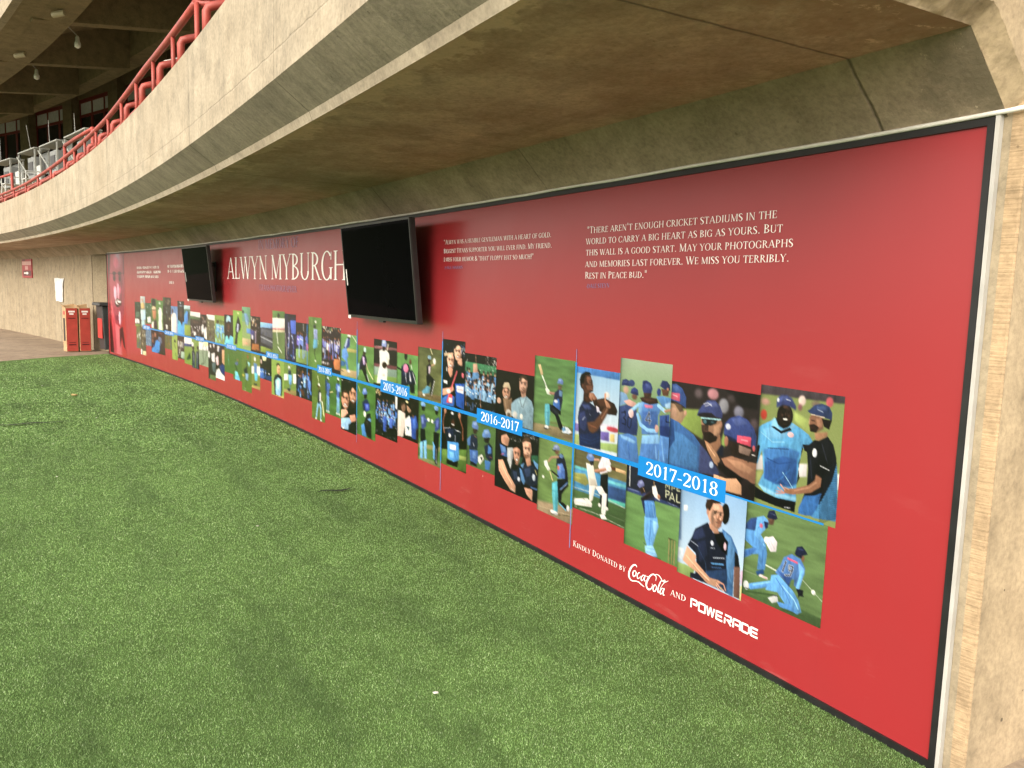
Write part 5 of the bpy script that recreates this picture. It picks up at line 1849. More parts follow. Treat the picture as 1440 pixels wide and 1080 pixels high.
(15.715, 15.296, 1.396, 0.783, 11, 49, """F 5f7f44
E 1f2218 464 136 378 140
P e0b89a 103,314 399,228 830,279 818,377 151,355
L 2a1c18 18 170,370 801,348
P b87a58 199,388 870,372 788,604 442,690 228,563
P 3a3038 417,725 883,669 1030,968 387,944
P dcdcc8 -47,797 407,721 377,945 -66,942"""),
(16.171, 15.709, 1.297, 0.879, 12, 32, """F 3f6a4a
K 28 8aa898/c0c8c0/2f5a40/5a7a78 33 62 974 570 37
P e8e4e6 305,709 844,622 868,914 334,941
P 5f8040 282,967 1091,925 1073,1136 274,1059"""),
(16.547, 16.171, 1.42, 0.783, 10, 48, """F 8a8a7c
P a8b0b4 -157,-32 1138,9 1103,219 -201,221
P d8b070 86,236 617,181 798,355 182,405
E c08a70 381 113 199 61
P a8c8f0 -13,444 972,420 1047,708 389,801 64,733
P 9ac4ec 177,803 726,788 798,947 153,941"""),
(17.012, 16.547, 1.297, 0.783, 11, 41, """F 2f4a38
K 8 e0e8e0/5a7a6a 66 24 839 153 26
P 5a7a68 212,407 834,382 808,607 77,659
P e8ece8 -226,702 696,679 728,850 -141,886
L 3a3f40 19 306,694 285,868
P 7a9050 -37,901 1172,874 1161,969 -51,1024
L 24302c 46 837,625 903,962"""),
(19.228, 17.819, 2.363, 0.072, 33, 169, """F b8383a
V .1
P 9a3c44 -38,-20 183,-17 182,641 -41,646
B 30
P 2c171c -47,576 155,781 283,1034 -136,1034
P ac4a5c 159,-22 978,-10 1020,217 934,565 705,725 359,697 112,444 30,218
P 3a2028 7,-24 159,-22 74,217 -7,307 -27,218
B 6
E b87a8e 600 74 318 104
E a890ac 617 46 134 66
P 8a3a50 907,-11 1037,-10 1020,217 913,217
B 5
A 542 315 394 337 b4506a s
L 5a2a38 7 50,210 1022,206
E f0b0c8 415 401 87 68
E f0b8cc 654 638 61 68
E e8a0b8 604 380 61 77
P 5a1a20 465,464 818,470 737,517 520,501
P f4ece8 513,470 757,475 717,495 547,488
P a03850 834,321 981,301 909,565 752,636
P d8707a 112,444 359,697 672,736 742,1021 281,1044
P c04a58 141,523 357,705 421,1028 242,986
P 3a1c22 615,748 827,720 957,934 853,912 748,820 625,930
B 1.5"""),
]
TEXTS = [
('quotation', '"There aren\'t enough cricket stadiums in the', 2.329, 2.07, 0.914, 2.069, 0.0385, 'white_ink', 0.86, 0.035, 0.28),
('quotation', 'world to carry a big heart as big as yours. But', 2.336, 2.006, 0.877, 2.006, 0.0385, 'white_ink', 0.86, 0.035, 0.28),
('quotation', 'this wall is a good start. May your photographs', 2.332, 1.941, 0.815, 1.941, 0.0385, 'white_ink', 0.86, 0.035, 0.28),
('quotation', 'and memories last forever. We miss you terribly.', 2.335, 1.873, 0.831, 1.878, 0.0385, 'white_ink', 0.86, 0.035, 0.28),
('quotation', 'Rest in Peace bud."', 2.331, 1.806, 1.77, 1.81, 0.0385, 'white_ink', 0.86, 0.035, 0.28),
('attribution', '-DALE STEYN', 2.319, 1.749, 2.092, 1.756, 0.0239, 'blue_ink', 0.8, 0.035, 0.28),
('quotation', '"Alwyn was a humble gentleman with a heart of gold.', 4.214, 2.073, 2.706, 2.066, 0.0346, 'white_ink', 0.88, 0.035, 0.28),
('quotation', 'Biggest Titans supporter you will ever find. My friend.', 4.211, 2.004, 2.697, 2.0, 0.0346, 'white_ink', 0.88, 0.035, 0.28),
('quotation', 'I miss your humor & \'that\' floppy hat so much!"', 4.209, 1.939, 2.906, 1.934, 0.0346, 'white_ink', 0.88, 0.035, 0.28),
('attribution', '-PAUL HARRIS', 4.206, 1.88, 3.892, 1.881, 0.0215, 'blue_ink', 0.8, 0.035, 0.28),
('name_lettering', 'ALWYN MYBURGH', 10.867, 1.796, 6.339, 1.789, 0.3059, 'white_ink', 0.8, 0.02, 0.24),
('heading_lettering', 'IN MEMORY OF', 9.387, 2.183, 7.826, 2.172, 0.1203, 'violet_ink', 0.8, 0.035, 0.28),
('heading_lettering', 'TITANS PHOTOGRAPHER', 9.372, 1.647, 7.894, 1.64, 0.0743, 'violet_ink', 0.8, 0.035, 0.28),
('sponsor_lettering', 'Kindly Donated by', 2.349, 0.162, 1.836, 0.159, 0.0358, 'white_ink', 0.82, 0.06, 0.28),
('sponsor_lettering', 'AND', 1.463, 0.158, 1.346, 0.162, 0.0311, 'white_ink', 0.8, 0.06, 0.28),
]
BANNERS = [
(1.77, 1.12, 0.844, 0.735, ('2017-2018', 1.705, 1.166, 0.757, 0.067)),
(3.622, 2.983, 0.85, 0.742, ('2016-2017', 3.558, 3.028, 0.764, 0.067)),
(5.46, 4.823, 0.867, 0.752, ('2015-2016', 5.396, 4.867, 0.775, 0.072)),
(7.207, 6.754, 0.845, 0.755, ('2014-2015', 7.162, 6.786, 0.773, 0.056)),
(9.098, 8.597, 0.852, 0.771, ('2013-2014', 9.048, 8.632, 0.787, 0.05)),
(10.988, 10.464, 0.828, 0.751, ('2012-2013', 10.936, 10.501, 0.766, 0.048)),
(12.719, 12.188, 0.834, 0.761, ('2011-2012', 12.666, 12.225, 0.776, 0.045)),
(14.772, 14.101, 0.82, 0.74, ('2010-2011', 14.705, 14.148, 0.756, 0.049)),
(16.402, 15.85, 0.841, 0.755, ('2009-2010', 16.347, 15.888, 0.772, 0.054)),
]
TIMELINE = [(16.404, 0.783), (13.029, 0.793), (10.517, 0.787), (7.597, 0.819), (6.055, 0.829), (4.839, 0.784), (4.198, 0.78), (2.386, 0.791), (1.881, 0.771), (0.544, 0.787)]
VLINES = [(2.388, 1.38, 0.137), (4.206, 1.386, 0.083), (6.05, 1.382, 0.161), (7.542, 1.356, 0.416)]
SEAMS = [1.475, 1.946, 3.342, 0.89, 2.756, 3.831, 4.654, 5.63, 0.547, 9.825]
SCRIPT = [[(1.7394, 0.2184, 0.0024), (1.7468, 0.2269, 0.0057), (1.7624, 0.2256, 0.0057), (1.782, 0.2102, 0.0082), (1.8007, 0.1803, 0.0099), (1.8058, 0.1534, 0.0099), (1.7955, 0.1361, 0.0083), (1.7763, 0.1297, 0.0058), (1.7459, 0.1381, 0.0041), (1.7189, 0.1413, 0.0049), (1.6948, 0.1345, 0.0057), (1.6698, 0.1305, 0.0016)], [(1.7534, 0.1957, 0.0033), (1.7665, 0.1869, 0.0062), (1.7723, 0.1713, 0.007), (1.7646, 0.1601, 0.0062), (1.7514, 0.1668, 0.0049), (1.7438, 0.1852, 0.0061), (1.7534, 0.1957, 0.0033)], [(1.7127, 0.1954, 0.0045), (1.7226, 0.193, 0.0037), (1.7336, 0.1758, 0.0065), (1.7298, 0.1603, 0.0057), (1.7172, 0.1645, 0.0033), (1.7048, 0.1799, 0.0016)], [(1.6724, 0.1929, 0.0036), (1.6856, 0.1917, 0.0036), (1.6996, 0.1726, 0.0065), (1.6966, 0.1583, 0.0057), (1.6838, 0.1667, 0.0028), (1.6738, 0.1857, 0.0056)], [(1.668, 0.1975, 0.006), (1.6745, 0.1765, 0.006), (1.6722, 0.1638, 0.0048), (1.6608, 0.1699, 0.0016)], [(1.6593, 0.195, 0.0024), (1.6416, 0.1964, 0.004)], [(1.5812, 0.1945, 0.002), (1.578, 0.2132, 0.0039), (1.5878, 0.224, 0.0055), (1.6089, 0.2214, 0.0056), (1.6333, 0.1992, 0.008), (1.6525, 0.166, 0.0104), (1.6534, 0.1411, 0.0096), (1.6367, 0.1285, 0.0072), (1.6158, 0.1384, 0.0048), (1.6044, 0.1601, 0.0032), (1.6096, 0.1694, 0.0016)], [(1.593, 0.2249, 0.002), (1.568, 0.2332, 0.0035), (1.5453, 0.2262, 0.0047), (1.5286, 0.2122, 0.0047), (1.5068, 0.2131, 0.0039), (1.4813, 0.2282, 0.0012)], [(1.5796, 0.173, 0.0032), (1.5918, 0.1644, 0.006), (1.5987, 0.1443, 0.0068), (1.5927, 0.1331, 0.006), (1.5791, 0.1401, 0.0048), (1.5722, 0.1601, 0.0059), (1.5796, 0.173, 0.0032)], [(1.5255, 0.2133, 0.002), (1.5378, 0.2091, 0.0039), (1.5516, 0.1826, 0.0063), (1.5609, 0.153, 0.0071), (1.556, 0.1393, 0.0055), (1.5457, 0.146, 0.002)], [(1.5255, 0.2133, 0.0016), (1.5106, 0.2226, 0.0035), (1.5069, 0.2152, 0.0031), (1.5241, 0.1941, 0.0023), (1.5438, 0.1633, 0.002)], [(1.5163, 0.1729, 0.0035), (1.5286, 0.1708, 0.0035), (1.5429, 0.1505, 0.0063), (1.5387, 0.1366, 0.0055), (1.5267, 0.1452, 0.0027), (1.517, 0.1661, 0.0055)], [(1.5103, 0.1771, 0.0059), (1.518, 0.1548, 0.0059), (1.5169, 0.1387, 0.0047), (1.5034, 0.1426, 0.0016)]]
BLOCK = [1.3122, 0.8521, 0.1482, 0.1955, 0.1582, 0.2022]

# ================================================================ the mural
M['black_alu'] = plain('black frame', (.012, .012, .013), .4, var=.3)
M['white_alu'] = plain('white edge trim', (.4, .39, .375), .45)
RED = tuple(lin(hexc('d23c3e'))*.58*np.array([.74, .74, .88]))
def red_mat():
    m, nt, b = newmat('red print'); N = NT(nt); v = N.n('Attribute', attribute_name='arc').outputs['Vector']
    c = N.mix(N.ramp(N.noise(v, 1.6, 4), (.35, 0.0), (.65, .35)), RED, tuple(x*.86 for x in RED))
    sx = N.n('SeparateXYZ'); nt.links.new(v, sx.inputs[0])
    # blends to a darker maroon along the upper band
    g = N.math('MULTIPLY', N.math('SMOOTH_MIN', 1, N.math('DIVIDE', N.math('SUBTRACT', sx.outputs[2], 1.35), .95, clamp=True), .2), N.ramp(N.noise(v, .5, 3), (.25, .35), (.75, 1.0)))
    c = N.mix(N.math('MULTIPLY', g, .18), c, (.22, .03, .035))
    vo = N.n('TexVoronoi'); vo.inputs['Scale'].default_value = 5.5; nt.links.new(v, vo.inputs['Vector'])
    dot = N.math('MULTIPLY', N.math('LESS_THAN', vo.outputs['Distance'], .028), N.math('LESS_THAN', sx.outputs[2], .55))
    c = N.mix(N.math('MULTIPLY', dot, .7), c, (.6, .45, .38))
    sc_ = N.math('MULTIPLY', N.ramp(N.noise(v, 1, 6, .7, k=(2.2, 1, 9)), (.6, 0.0), (.72, 1.0)), N.ramp(sx.outputs[2], (.2, 1.0), (.9, .25)))
    c = N.mix(N.math('MULTIPLY', sc_, .12), c, (.5, .3, .28))
    nt.links.new(c, b.inputs['Base Color'])
    nt.links.new(N.math('MULTIPLY_ADD', N.noise(v, 3, 4), .2, .32), b.inputs['Roughness']); b.inputs['Specular IOR Level'].default_value = .4
    nt.links.new(N.bump(N.noise(v, 2.2, 3, k=(1, 1, .5)), .12, .02), b.inputs['Normal'])
    b.inputs['Coat Weight'].default_value = .45; b.inputs['Coat Roughness'].default_value = .22
    return m
mural = empty('memorial_mural', W(9.6, 0, 0), 'long red printed memorial mural with a timeline of cricket photographs, black frame', 'mural')
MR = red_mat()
edges = [0.02]+sorted(SEAMS)+[8.6, 9.9, 11.2, 12.6, 14.0, 15.4, 16.8, 18.1, 19.33]
mb = MB()
for a, b in zip(edges, edges[1:]):                     # printed sheets butted with hairline gaps
    n = max(2, int((b-a)/.3)+1); base = len(mb.v)
    for s in np.linspace(a+.00006, b-.00006, n): mb.v += [(s, .006, .028), (s, 0, .028), (s, 0, 2.318), (s, .006, 2.318)]
    for i in range(n-1):
        for j in range(3): q = base+i*4+j; mb.f.append((q, q+1, q+5, q+4)); mb.m.append(0)
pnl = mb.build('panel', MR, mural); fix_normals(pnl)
mb = sweep([(.011, .01), (.008, .01), (.008, 2.33), (.011, 2.33)], .01, 19.35, .3); fix_normals(mb.build('backing', M['black_alu'], mural))
def bar(s0, s1, z0, z1, r0, r1, name, mat):
    mb = sweep([(r0, z0), (r1, z0), (r1, z1), (r0, z1)], s0, s1, .3); return fix_normals(mb.build(name, mat, mural))
bar(-.0, 19.36, 2.317, 2.342, .008, -.012, 'frame', M['black_alu'])
bar(-.0, 19.36, .0, .03, .008, -.010, 'frame', M['black_alu'])
bar(-.0, .024, .03, 2.317, .008, -.0115, 'frame', M['black_alu'])
bar(19.33, 19.36, .03, 2.317, .008, -.008, 'frame', M['black_alu'])
bar(-.018, -.003, .0, 2.345, .010, -.0125, 'edge_trim', M['white_alu'])
PLABEL = ['photograph of two men in caps, one laughing in a light blue shirt', 'photograph of a man in sunglasses between two men seen from behind',
          'photograph of a team huddle seen from behind, shirt number 4', 'photograph of a bowler in navy holding a ball near his mouth',
          'photograph of a batsman swinging with one turquoise pad forward', 'photograph of a woman and a tall man in a grey blue shirt',
          'photograph of a blue clad team celebrating in a crowd', 'photograph of two smiling men holding a red trophy',
          'photograph of a kneeling fielder with number 19 and a wicketkeeper', 'photograph of a man in a navy shirt rubbing a ball',
          'photograph of a batsman in light blue beside wooden stumps', 'photograph of a kneeling batsman in white with an umpire behind',
          'photograph of a batsman defending with a turquoise pad', 'photograph of three men around a silver trophy',
          'photograph of two helmeted batsmen talking on grass', 'photograph of a man raising both arms in celebration',
          'photograph of two batsmen bumping gloves', 'photograph of people in white and blue in a dark room',
          'photograph of a dark celebrating crowd with confetti', 'photograph of a helmeted batsman in navy walking', 'photograph of two smiling faces close together']
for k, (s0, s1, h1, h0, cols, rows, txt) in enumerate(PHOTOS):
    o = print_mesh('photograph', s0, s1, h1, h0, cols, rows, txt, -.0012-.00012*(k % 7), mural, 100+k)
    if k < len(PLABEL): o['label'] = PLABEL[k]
def rect(s0, s1, z0, z1): return [(s0, z0), (s1, z0), (s1, z1), (s0, z1)]
pl = []
ts = [16.42]+list(np.arange(16, .5, -.4))+[.56]
for a, b in zip(ts, ts[1:]): pl.append((rect(a, b, .773 if a > 1.3 else .7795, .799 if a > 1.3 else .788), 0))
flat_mesh('timeline_band', pl, M['cyan_ink'], mural, -.0024)
for s, z1, z0 in VLINES:
    flat_mesh('divider_line', [(rect(s+.008, s-.008, z0+.25, z1-.08), 0)], M['cyan_ink'], mural, -.0027)
    flat_mesh('divider_line', [(rect(s+.003, s-.003, z1-.08, z1), 0)], M['blue_ink'], mural, -.0027)
    flat_mesh('divider_line', [(rect(s+.004, s-.004, z0, z0+.25), 1)], M['blue_ink'], mural, -.0027)
for s0, s1, h1, h0, t in BANNERS:
    flat_mesh('year_banner', [(rect(s0, s1, h0, h1), 0)], M['cyan_ink'], mural, -.003)
    if t: text('year_lettering', t[0], t[1], t[3], t[2], t[3], t[4], M['white_ink'], mural, -.0036, gap=.02)
for name, txt, sL, hL, sR, hR, cap, mat, small, gap, space in TEXTS:
    text(name, txt, sL, hL, sR, hR, cap, M[mat], mural, -.0036, small, gap, space)
pl = []
for st in SCRIPT: pl += stroke_polys([(a, b, c*1.3) for a, b, c in st])
flat_mesh('script_logo', pl, M['white_ink'], mural, -.0036)
# block wordmark, squared letters
BL = {'P': [(0,0,0,1),(0,.94,.8,.94),(.8,1,.8,.42),(.8,.47,.25,.47)], 'O': [(0,0,0,1),(.85,0,.85,1),(0,.07,.85,.07),(0,.93,.85,.93)],
      'W': [(0,1,.22,0),(.22,0,.5,1),(.5,1,.78,0),(.78,0,1,1)], 'E': [(.02,.07,.8,.07),(0,.5,.75,.5),(.02,.93,.8,.93),(0,0,0,1)],
      'R': [(0,0,0,.62),(0,.94,.8,.94),(.8,1,.8,.42),(.8,.47,.25,.47),(.42,.44,.82,0)], 'A': [(0,0,0,.9),(.85,0,.85,1),(0,.93,.85,.93),(.2,.42,.85,.42)], 'D': [(0,0,0,1),(.85,.12,.85,.88),(0,.07,.75,.07),(0,.93,.75,.93)]}
b0, b1, y0, y1, y2, y3 = BLOCK; pl = []; x = 0; tot = 8*1.12+.15
for i, ch in enumerate('POWERADE'):
    for j, (xa, ya, xb, yb) in enumerate(BL[ch]):
        dx, dy = xb-xa, yb-ya; l = math.hypot(dx, dy); nx, ny = -dy/l*.1, dx/l*.1
        q = [(xa+nx, ya+ny*1.1), (xa-nx, ya-ny*1.1), (xb-nx, yb-ny*1.1), (xb+nx, yb+ny*1.1)]
        o = []
        for a, b in q:
            f = (x+a+.1)/tot; o.append((b0+(b1-b0)*f, (y0+(y2-y0)*f)+((y1-y0)+((y3-y2)-(y1-y0))*f)*b))
        pl.append((o, j % 4))
    x += 1.3 if ch == 'W' else 1.1
flat_mesh('block_logo', pl, M['white_ink'], mural, -.0036)
# the two far quotations are too small to read: rows of fine letter strokes
rq = random.Random(3)
def tiny(x0, x1, z, cap):
    out = []; x = x0; k = 0
    while x > x1:
        if rq.random() < .16: x -= .045; continue
        w_ = rq.uniform(.02, .035); q = rq.random()
        out.append((rect(x, x-.008, z, z+cap), k % 3))
        if q < .7: out.append((rect(x-w_+.008, x-w_, z, z+cap), (k+1) % 3))
        if q > .3: out.append((rect(x, x-w_, z+cap*rq.choice((0, .42, .85)), z+cap*rq.choice((.15, .55, 1.0))), (k+2) % 3))
        x -= w_+.014; k += 1
    return out
pl = []
for a, b, z in ((16.75, 15.05, 1.975), (16.75, 14.95, 1.885), (16.75, 15.12, 1.795), (14.45, 12.9, 1.985), (14.45, 12.9, 1.895), (14.4, 14.05, 1.69)): pl += tiny(a, b, z, .05)
flat_mesh('fine_lettering', pl, M['white_ink'], mural, -.0036)

# ================================================================ objects
M['tvblack'] = plain('black bezel plastic', (.018, .018, .019), .35, var=.2)
M['screen'] = plain('dark screen glass', (.002, .002, .0024), .03, var=.1, spec=.03)
M['screen'].node_tree.nodes['Principled BSDF'].inputs['IOR'].default_value = 1.15
M['label'] = plain('white sticker', (.7, .7, .68), .5)
M['steel'] = plain('bracket steel', (.05, .05, .052), .45, metal=.6)
def tv(s0, s1, z0, z1, rb, rtop, label):
    """flat screen on a tilting bracket: bottom edge at rb, top edge further out at rtop"""
    e = empty('wall_television', W((s0+s1)/2, -.05, (z0+z1)/2), label, 'television', 'televisions mounted on the red mural')
    def R_(z, d): return rb+(rtop-rb)*(z-z0)/(z1-z0)+d
    def slab(name, a, b, c, d, f0, f1, mat, bev=0):
        mb = MB(); pts = [(s, R_(z, f), z) for f in (f0, f1) for s, z in ((a, c), (b, c), (b, d), (a, d))]
        mb.add(pts, [(0,1,2,3), (7,6,5,4), (0,4,5,1), (1,5,6,2), (2,6,7,3), (3,7,4,0)]); o = mb.build(name, mat, e); fix_normals(o)
        if bev:
            md = o.modifiers.new('bevel', 'BEVEL'); md.width = bev; md.segments = 2
        return o
    slab('casing', s0, s1, z0, z1, .0, .05, M['tvblack'], .006)
    bz = .016
    for a, b, c, d in ((s0, s1, z1-bz, z1), (s0, s1, z0, z0+bz*1.7), (s0, s0+bz, z0+bz*1.7, z1-bz), (s1-bz, s1, z0+bz*1.7, z1-bz)): slab('bezel', a, b, c, d, -.004, .001, M['tvblack'])
    slab('screen', s0+bz, s1-bz, z0+bz*1.7, z1-bz, -.0015, .002, M['screen'])
    slab('back_box', s0+.25, s1-.25, z0+.12, z1-.15, .0505, .08, M['tvblack'])
    m = (s0+s1)/2
    mb = MB(); 
    for q in (-.2, .2): mb.box((m+q-.02, R_(z0, .08), z0+.2), (m+q+.02, .004, z0+.26)); mb.box((m+q-.02, R_(z1, .08), z1-.3), (m+q+.02, .004, z1-.24))
    mb.box((m-.3, -.012, z0+.16), (m+.3, .003, z0+.62)); fix_normals(mb.build('bracket', M['steel'], e))
    slab('sticker', s1-.035, s1-.085, z0+.25, z0+.40, -.0035, -.0016, M['label']) if False else None
    slab('sticker', s0-.12, s0-.05, z0+.02, z0+.05, -.006, -.0042, M['label']) if False else None
    slab('sticker', m+.06, m-.02, z1-.245, z1-.215, -.0032, -.0017, M['label'])
    slab('sticker', s1-.06, s1-.02-.02, z0+.3, z0+.45, -.0032, -.0017, M['label'])
    slab('corner_tag', s1-.07, s1-.01, z0-.012, z0+.02, -.008, -.0042, M['label'])
    mb = MB(); mb.box((m-.05, R_(z0, .005), z0-.018), (m+.05, R_(z0, .03), z0+.002)); mb.build('sensor', M['tvblack'], e)
    return e
tv(4.325, 5.845, 1.435, 2.278, -.17, -.255, 'larger black television covering the end of the white name on the mural')
tv(11.03, 12.49, 1.435, 2.278, -.17, -.255, 'black television further along the red mural, beside the fine white quotations')
# --- white cable along the mural's top
M['cable'] = plain('white cable sheath', (.68, .66, .62), .4)
rc = random.Random(2); pts = []
for s in np.arange(19.2, -.03, -.3): pts.append(W(s, -.013, 2.352+rc.uniform(-.003, .003)))
pts += [W(-.05, -.014, 2.353), W(-.105, -.008, 2.357), W(-.112, .03, 2.372), W(-.112, .07, 2.405), W(-.112, .13, 2.435), W(-.112, .3, 2.47), W(-.112, .8, 2.55), W(-.112, 1.6, 2.6)]
mb = MB(False); mb.tube(pts, .0085, 8); o = mb.build('white_cable', M['cable'], smooth=True); tag(o, 'white cable running along the top edge of the red mural', 'cable')

# --- red tubular railing on the parapet
M['redpaint'] = plain('red railing paint', (.3, .05, .038), .5, var=.25, sc=5, bump=.1)
M['tape'] = plain('white tape', (.7, .68, .62), .7)
rl = empty('parapet_railing', W(12, -1.62, 3.49), 'red tubular steel railing running along the top of the concrete parapet', 'railing')
ZS, ZR = [5.4, 8, 10.6, 15, 19, 46], [3.90, 3.915, 3.83, 3.78, 3.73, 3.73]
def arcpts(s0, s1, r, z, ds=.4): return [W(s, r, z) for s in np.linspace(s0, s1, max(2, int(abs(s1-s0)/ds)+1))]
mb = MB(False); mb.tube([W(s, -1.6, np.interp(s, ZS, ZR)) for s in np.arange(5.45, 46, .4)], .03, 10); mb.tube(arcpts(5.45, -1, -1.52, 3.98), .032, 10); mb.build('handrail', M['redpaint'], rl, True)
mb = MB(False); mb.tube(arcpts(-1, 46, -1.57, 3.62), .026, 8); mb.tube(arcpts(-1, 46, -1.44, 3.74), .024, 8); mb.build('lower_rail', M['redpaint'], rl, True)
s = 2.0; k = 0
while s < 40:
    mb = MB(False); zp = np.interp(s, ZS, ZR)-.13
    mb.tube([W(s, -1.6, 3.46), W(s, -1.6, zp-.03), W(s-.01, -1.585, zp), W(s-.02, -1.55, zp+.015), W(s-.1, -1.0, zp+.2)], .034, 8)
    mb.tube([W(s+.35, -1.6, 3.47), W(s+.35, -1.6, np.interp(s+.35, ZS, ZR))], .02, 8)
    mb.build('post', M['redpaint'], rl, True); s += 1.02 if s < 14 else 1.5
mb = MB(False); mb.tube([W(7.1, -1.55, 3.80), W(7.08, -1.42, 3.85)], .036, 8); mb.build('tape_wrap', M['tape'], rl, True)
mb = MB(False); mb.tube([W(5.45, -1.6, 3.90), W(5.4, -1.2, 3.97), W(5.4, -.8, 4.02)], .03, 8); mb.tube([W(5.47, -1.6, 3.90), W(5.43, -1.52, 3.98)], .036, 8); mb.build('rail_return', M['redpaint'], rl, True)
def hurdle(s0, s1, label):
    e = empty('guard_frame', W(s0, -1.0, 3.22), label, 'guard rail', 'red guard frames on the deck')
    mb = MB(False); mb.tube([W(s0, -1, 4.47), W((s0+s1)/2, -1, 4.5), W(s1, -1, 4.5)], .036, 8); mb.build('top_bar', M['redpaint'], e, True)
    for q in (s0, s1):
        mb = MB(False); mb.tube([W(q, -1, 3.22), W(q, -1, 4.5)], .036, 8); mb.build('post', M['redpaint'], e, True)
hurdle(15.43, 18.17, 'red tube guard frame rising behind the middle of the parapet railing')
hurdle(24.25, 27.2, 'red tube guard frame at the left edge beyond the parapet railing')

# --- white framed desks on the deck
M['whiteframe'] = plain('white painted frame', (.3, .31, .29), .45)
M['greypanel'] = plain('grey side panel', (.2, .21, .21), .5)
M['whip'] = plain('thin pale rod', (.5, .5, .48), .5)
def desk(s0, s1, zt, label, seed):
    rr = random.Random(seed)
    e = empty('framed_desk', W((s0+s1)/2, .6, 4.06), label, 'desk', 'white framed desks on the upper deck')
    mb = MB(); mb.box((s0, .4, zt-.04), (s1, .85, zt), bev=.01); mb.build('desk_top', M['whiteframe'], e)
    for a in (s0+.05, s1-.05):
        for b in (.43, .81):
            mb = MB(); mb.box((a-.025, b-.02, 4.06), (a+.025, b+.02, zt-.06)); mb.build('leg', M['whiteframe'], e)
    mb = MB(); mb.box((s0+.1, .79, zt-.75), (s1-.9, .83, zt-.1)); mb.build('back_panel', M['greypanel'], e)
    mb = MB(); mb.box((s0+.35, .46, zt-.95), (s0+1.0, .78, zt-.25), bev=.02); mb.box((s0+.42, .445, zt-.8), (s0+.9, .46, zt-.4), 1); mb.build('equipment_box', [M['greypanel'], M['tvblack']], e)
    mb = MB(False); mb.tube([W(s1-.1, .36, zt-.15), W(s1-1.1, .5, zt-.95)], .022, 6); mb.build('brace', M['whiteframe'], e)
    mb = MB(False); mb.tube([W(s1-.3-rr.random()*.5, .6, zt), W(s1-.35, .6, zt+.6+rr.random()*.3)], .007, 6); mb.build('rod', M['whip'], e)
    return e
desk(30.75, 32.9, 5.72, 'white framed desk at the left picture edge, beyond the guard frame', 1)
desk(27.95, 29.85, 5.78, 'tallest white framed desk, second from the left along the deck', 2)
desk(25.55, 27.45, 5.74, 'white framed desk directly left of the middle guard frame', 3)
desk(22.7, 24.8, 5.7, 'white framed desk behind the middle guard frame, partly hidden by railing', 4)
# white plastic chairs between the desks
M['plastic'] = plain('white moulded plastic', (.45, .46, .45), .35)
def chair(s, r, z, label):
    e = empty('plastic_chair', W(s, r, z), label, 'chair', 'white plastic chairs on the upper deck')
    mb = MB(); mb.box((s-.24, r-.24, z+.42), (s+.24, r+.22, z+.46), bev=.012); mb.build('seat', M['plastic'], e)
    mb = MB(); mb.box((s-.24, r+.19, z+.46), (s+.24, r+.235, z+.9), bev=.012); mb.build('backrest', M['plastic'], e)
    for a in (-.21, .21):
        for b in (-.21, .19):
            mb = MB(False); mb.tube([W(s+a, r+b, z+.42), W(s+a*1.12, r+b*1.12, z)], .02, 6); mb.build('leg', M['plastic'], e)
        mb = MB(False); mb.tube([W(s+a*1.1, r-.22, z+.44), W(s+a*1.1, r-.22, z+.66), W(s+a*1.1, r+.2, z+.68)], .02, 6); mb.build('arm', M['plastic'], e)
chair(30.3, .3, 4.35, 'white plastic chair between the leftmost framed desks')
chair(27.7, .25, 4.3, 'white plastic chair just below the second framed desk')

# --- bulbs and fittings under the upper tier
M['glassbulb'] = plain('milky bulb', (.75, .74, .7), .25); M['wire'] = plain('pale wire', (.42, .4, .36), .5)
M['lampbody'] = plain('cream lamp housing', (.4, .35, .24), .5)
for s, lb in ((25.7, 'hanging white bulb nearest the left picture edge under the tier'), (21.4, 'hanging white bulb nearer the red railing under the tier')):
    e = empty('hanging_bulb', W(s, 0, 7.5), lb, 'bulb', 'bulbs hanging under the upper tier')
    bm = MB(False); bm.tube([W(s, 0, 7.62), W(s, 0, 7.58), W(s, 0, 7.5), W(s, 0, 7.44), W(s, 0, 7.36), W(s, 0, 7.33)], [.03, .045, .05, .075, .07, .02], 10); bm.build('bulb', M['glassbulb'], e, True)
    bm = MB(False); bm.tube([W(s, 0, 7.62), W(s-.02, -.15, 7.75), W(s-.5, -.3, 7.66), W(s-1.2, -.3, 7.72), W(s-1.6, -.32, 8.1)], .014, 6); bm.build('wire', M['wire'], e, True)
for s in (27.7, 23.31, 18.97, 14.6):
    e = None
    mb = MB(False); a, b = W(s+.1, -.98, 7.33), W(s-.1, -.78, 7.38); mb.tube([a, a+(b-a)*.06, b], [.05, .065, .065], 12)
    o = mb.build('spotlight', M['lampbody'], None); tag(o, 'cream cylindrical spotlight fixed at the front end of a ceiling beam', 'spotlight', 'spotlights under the upper tier')

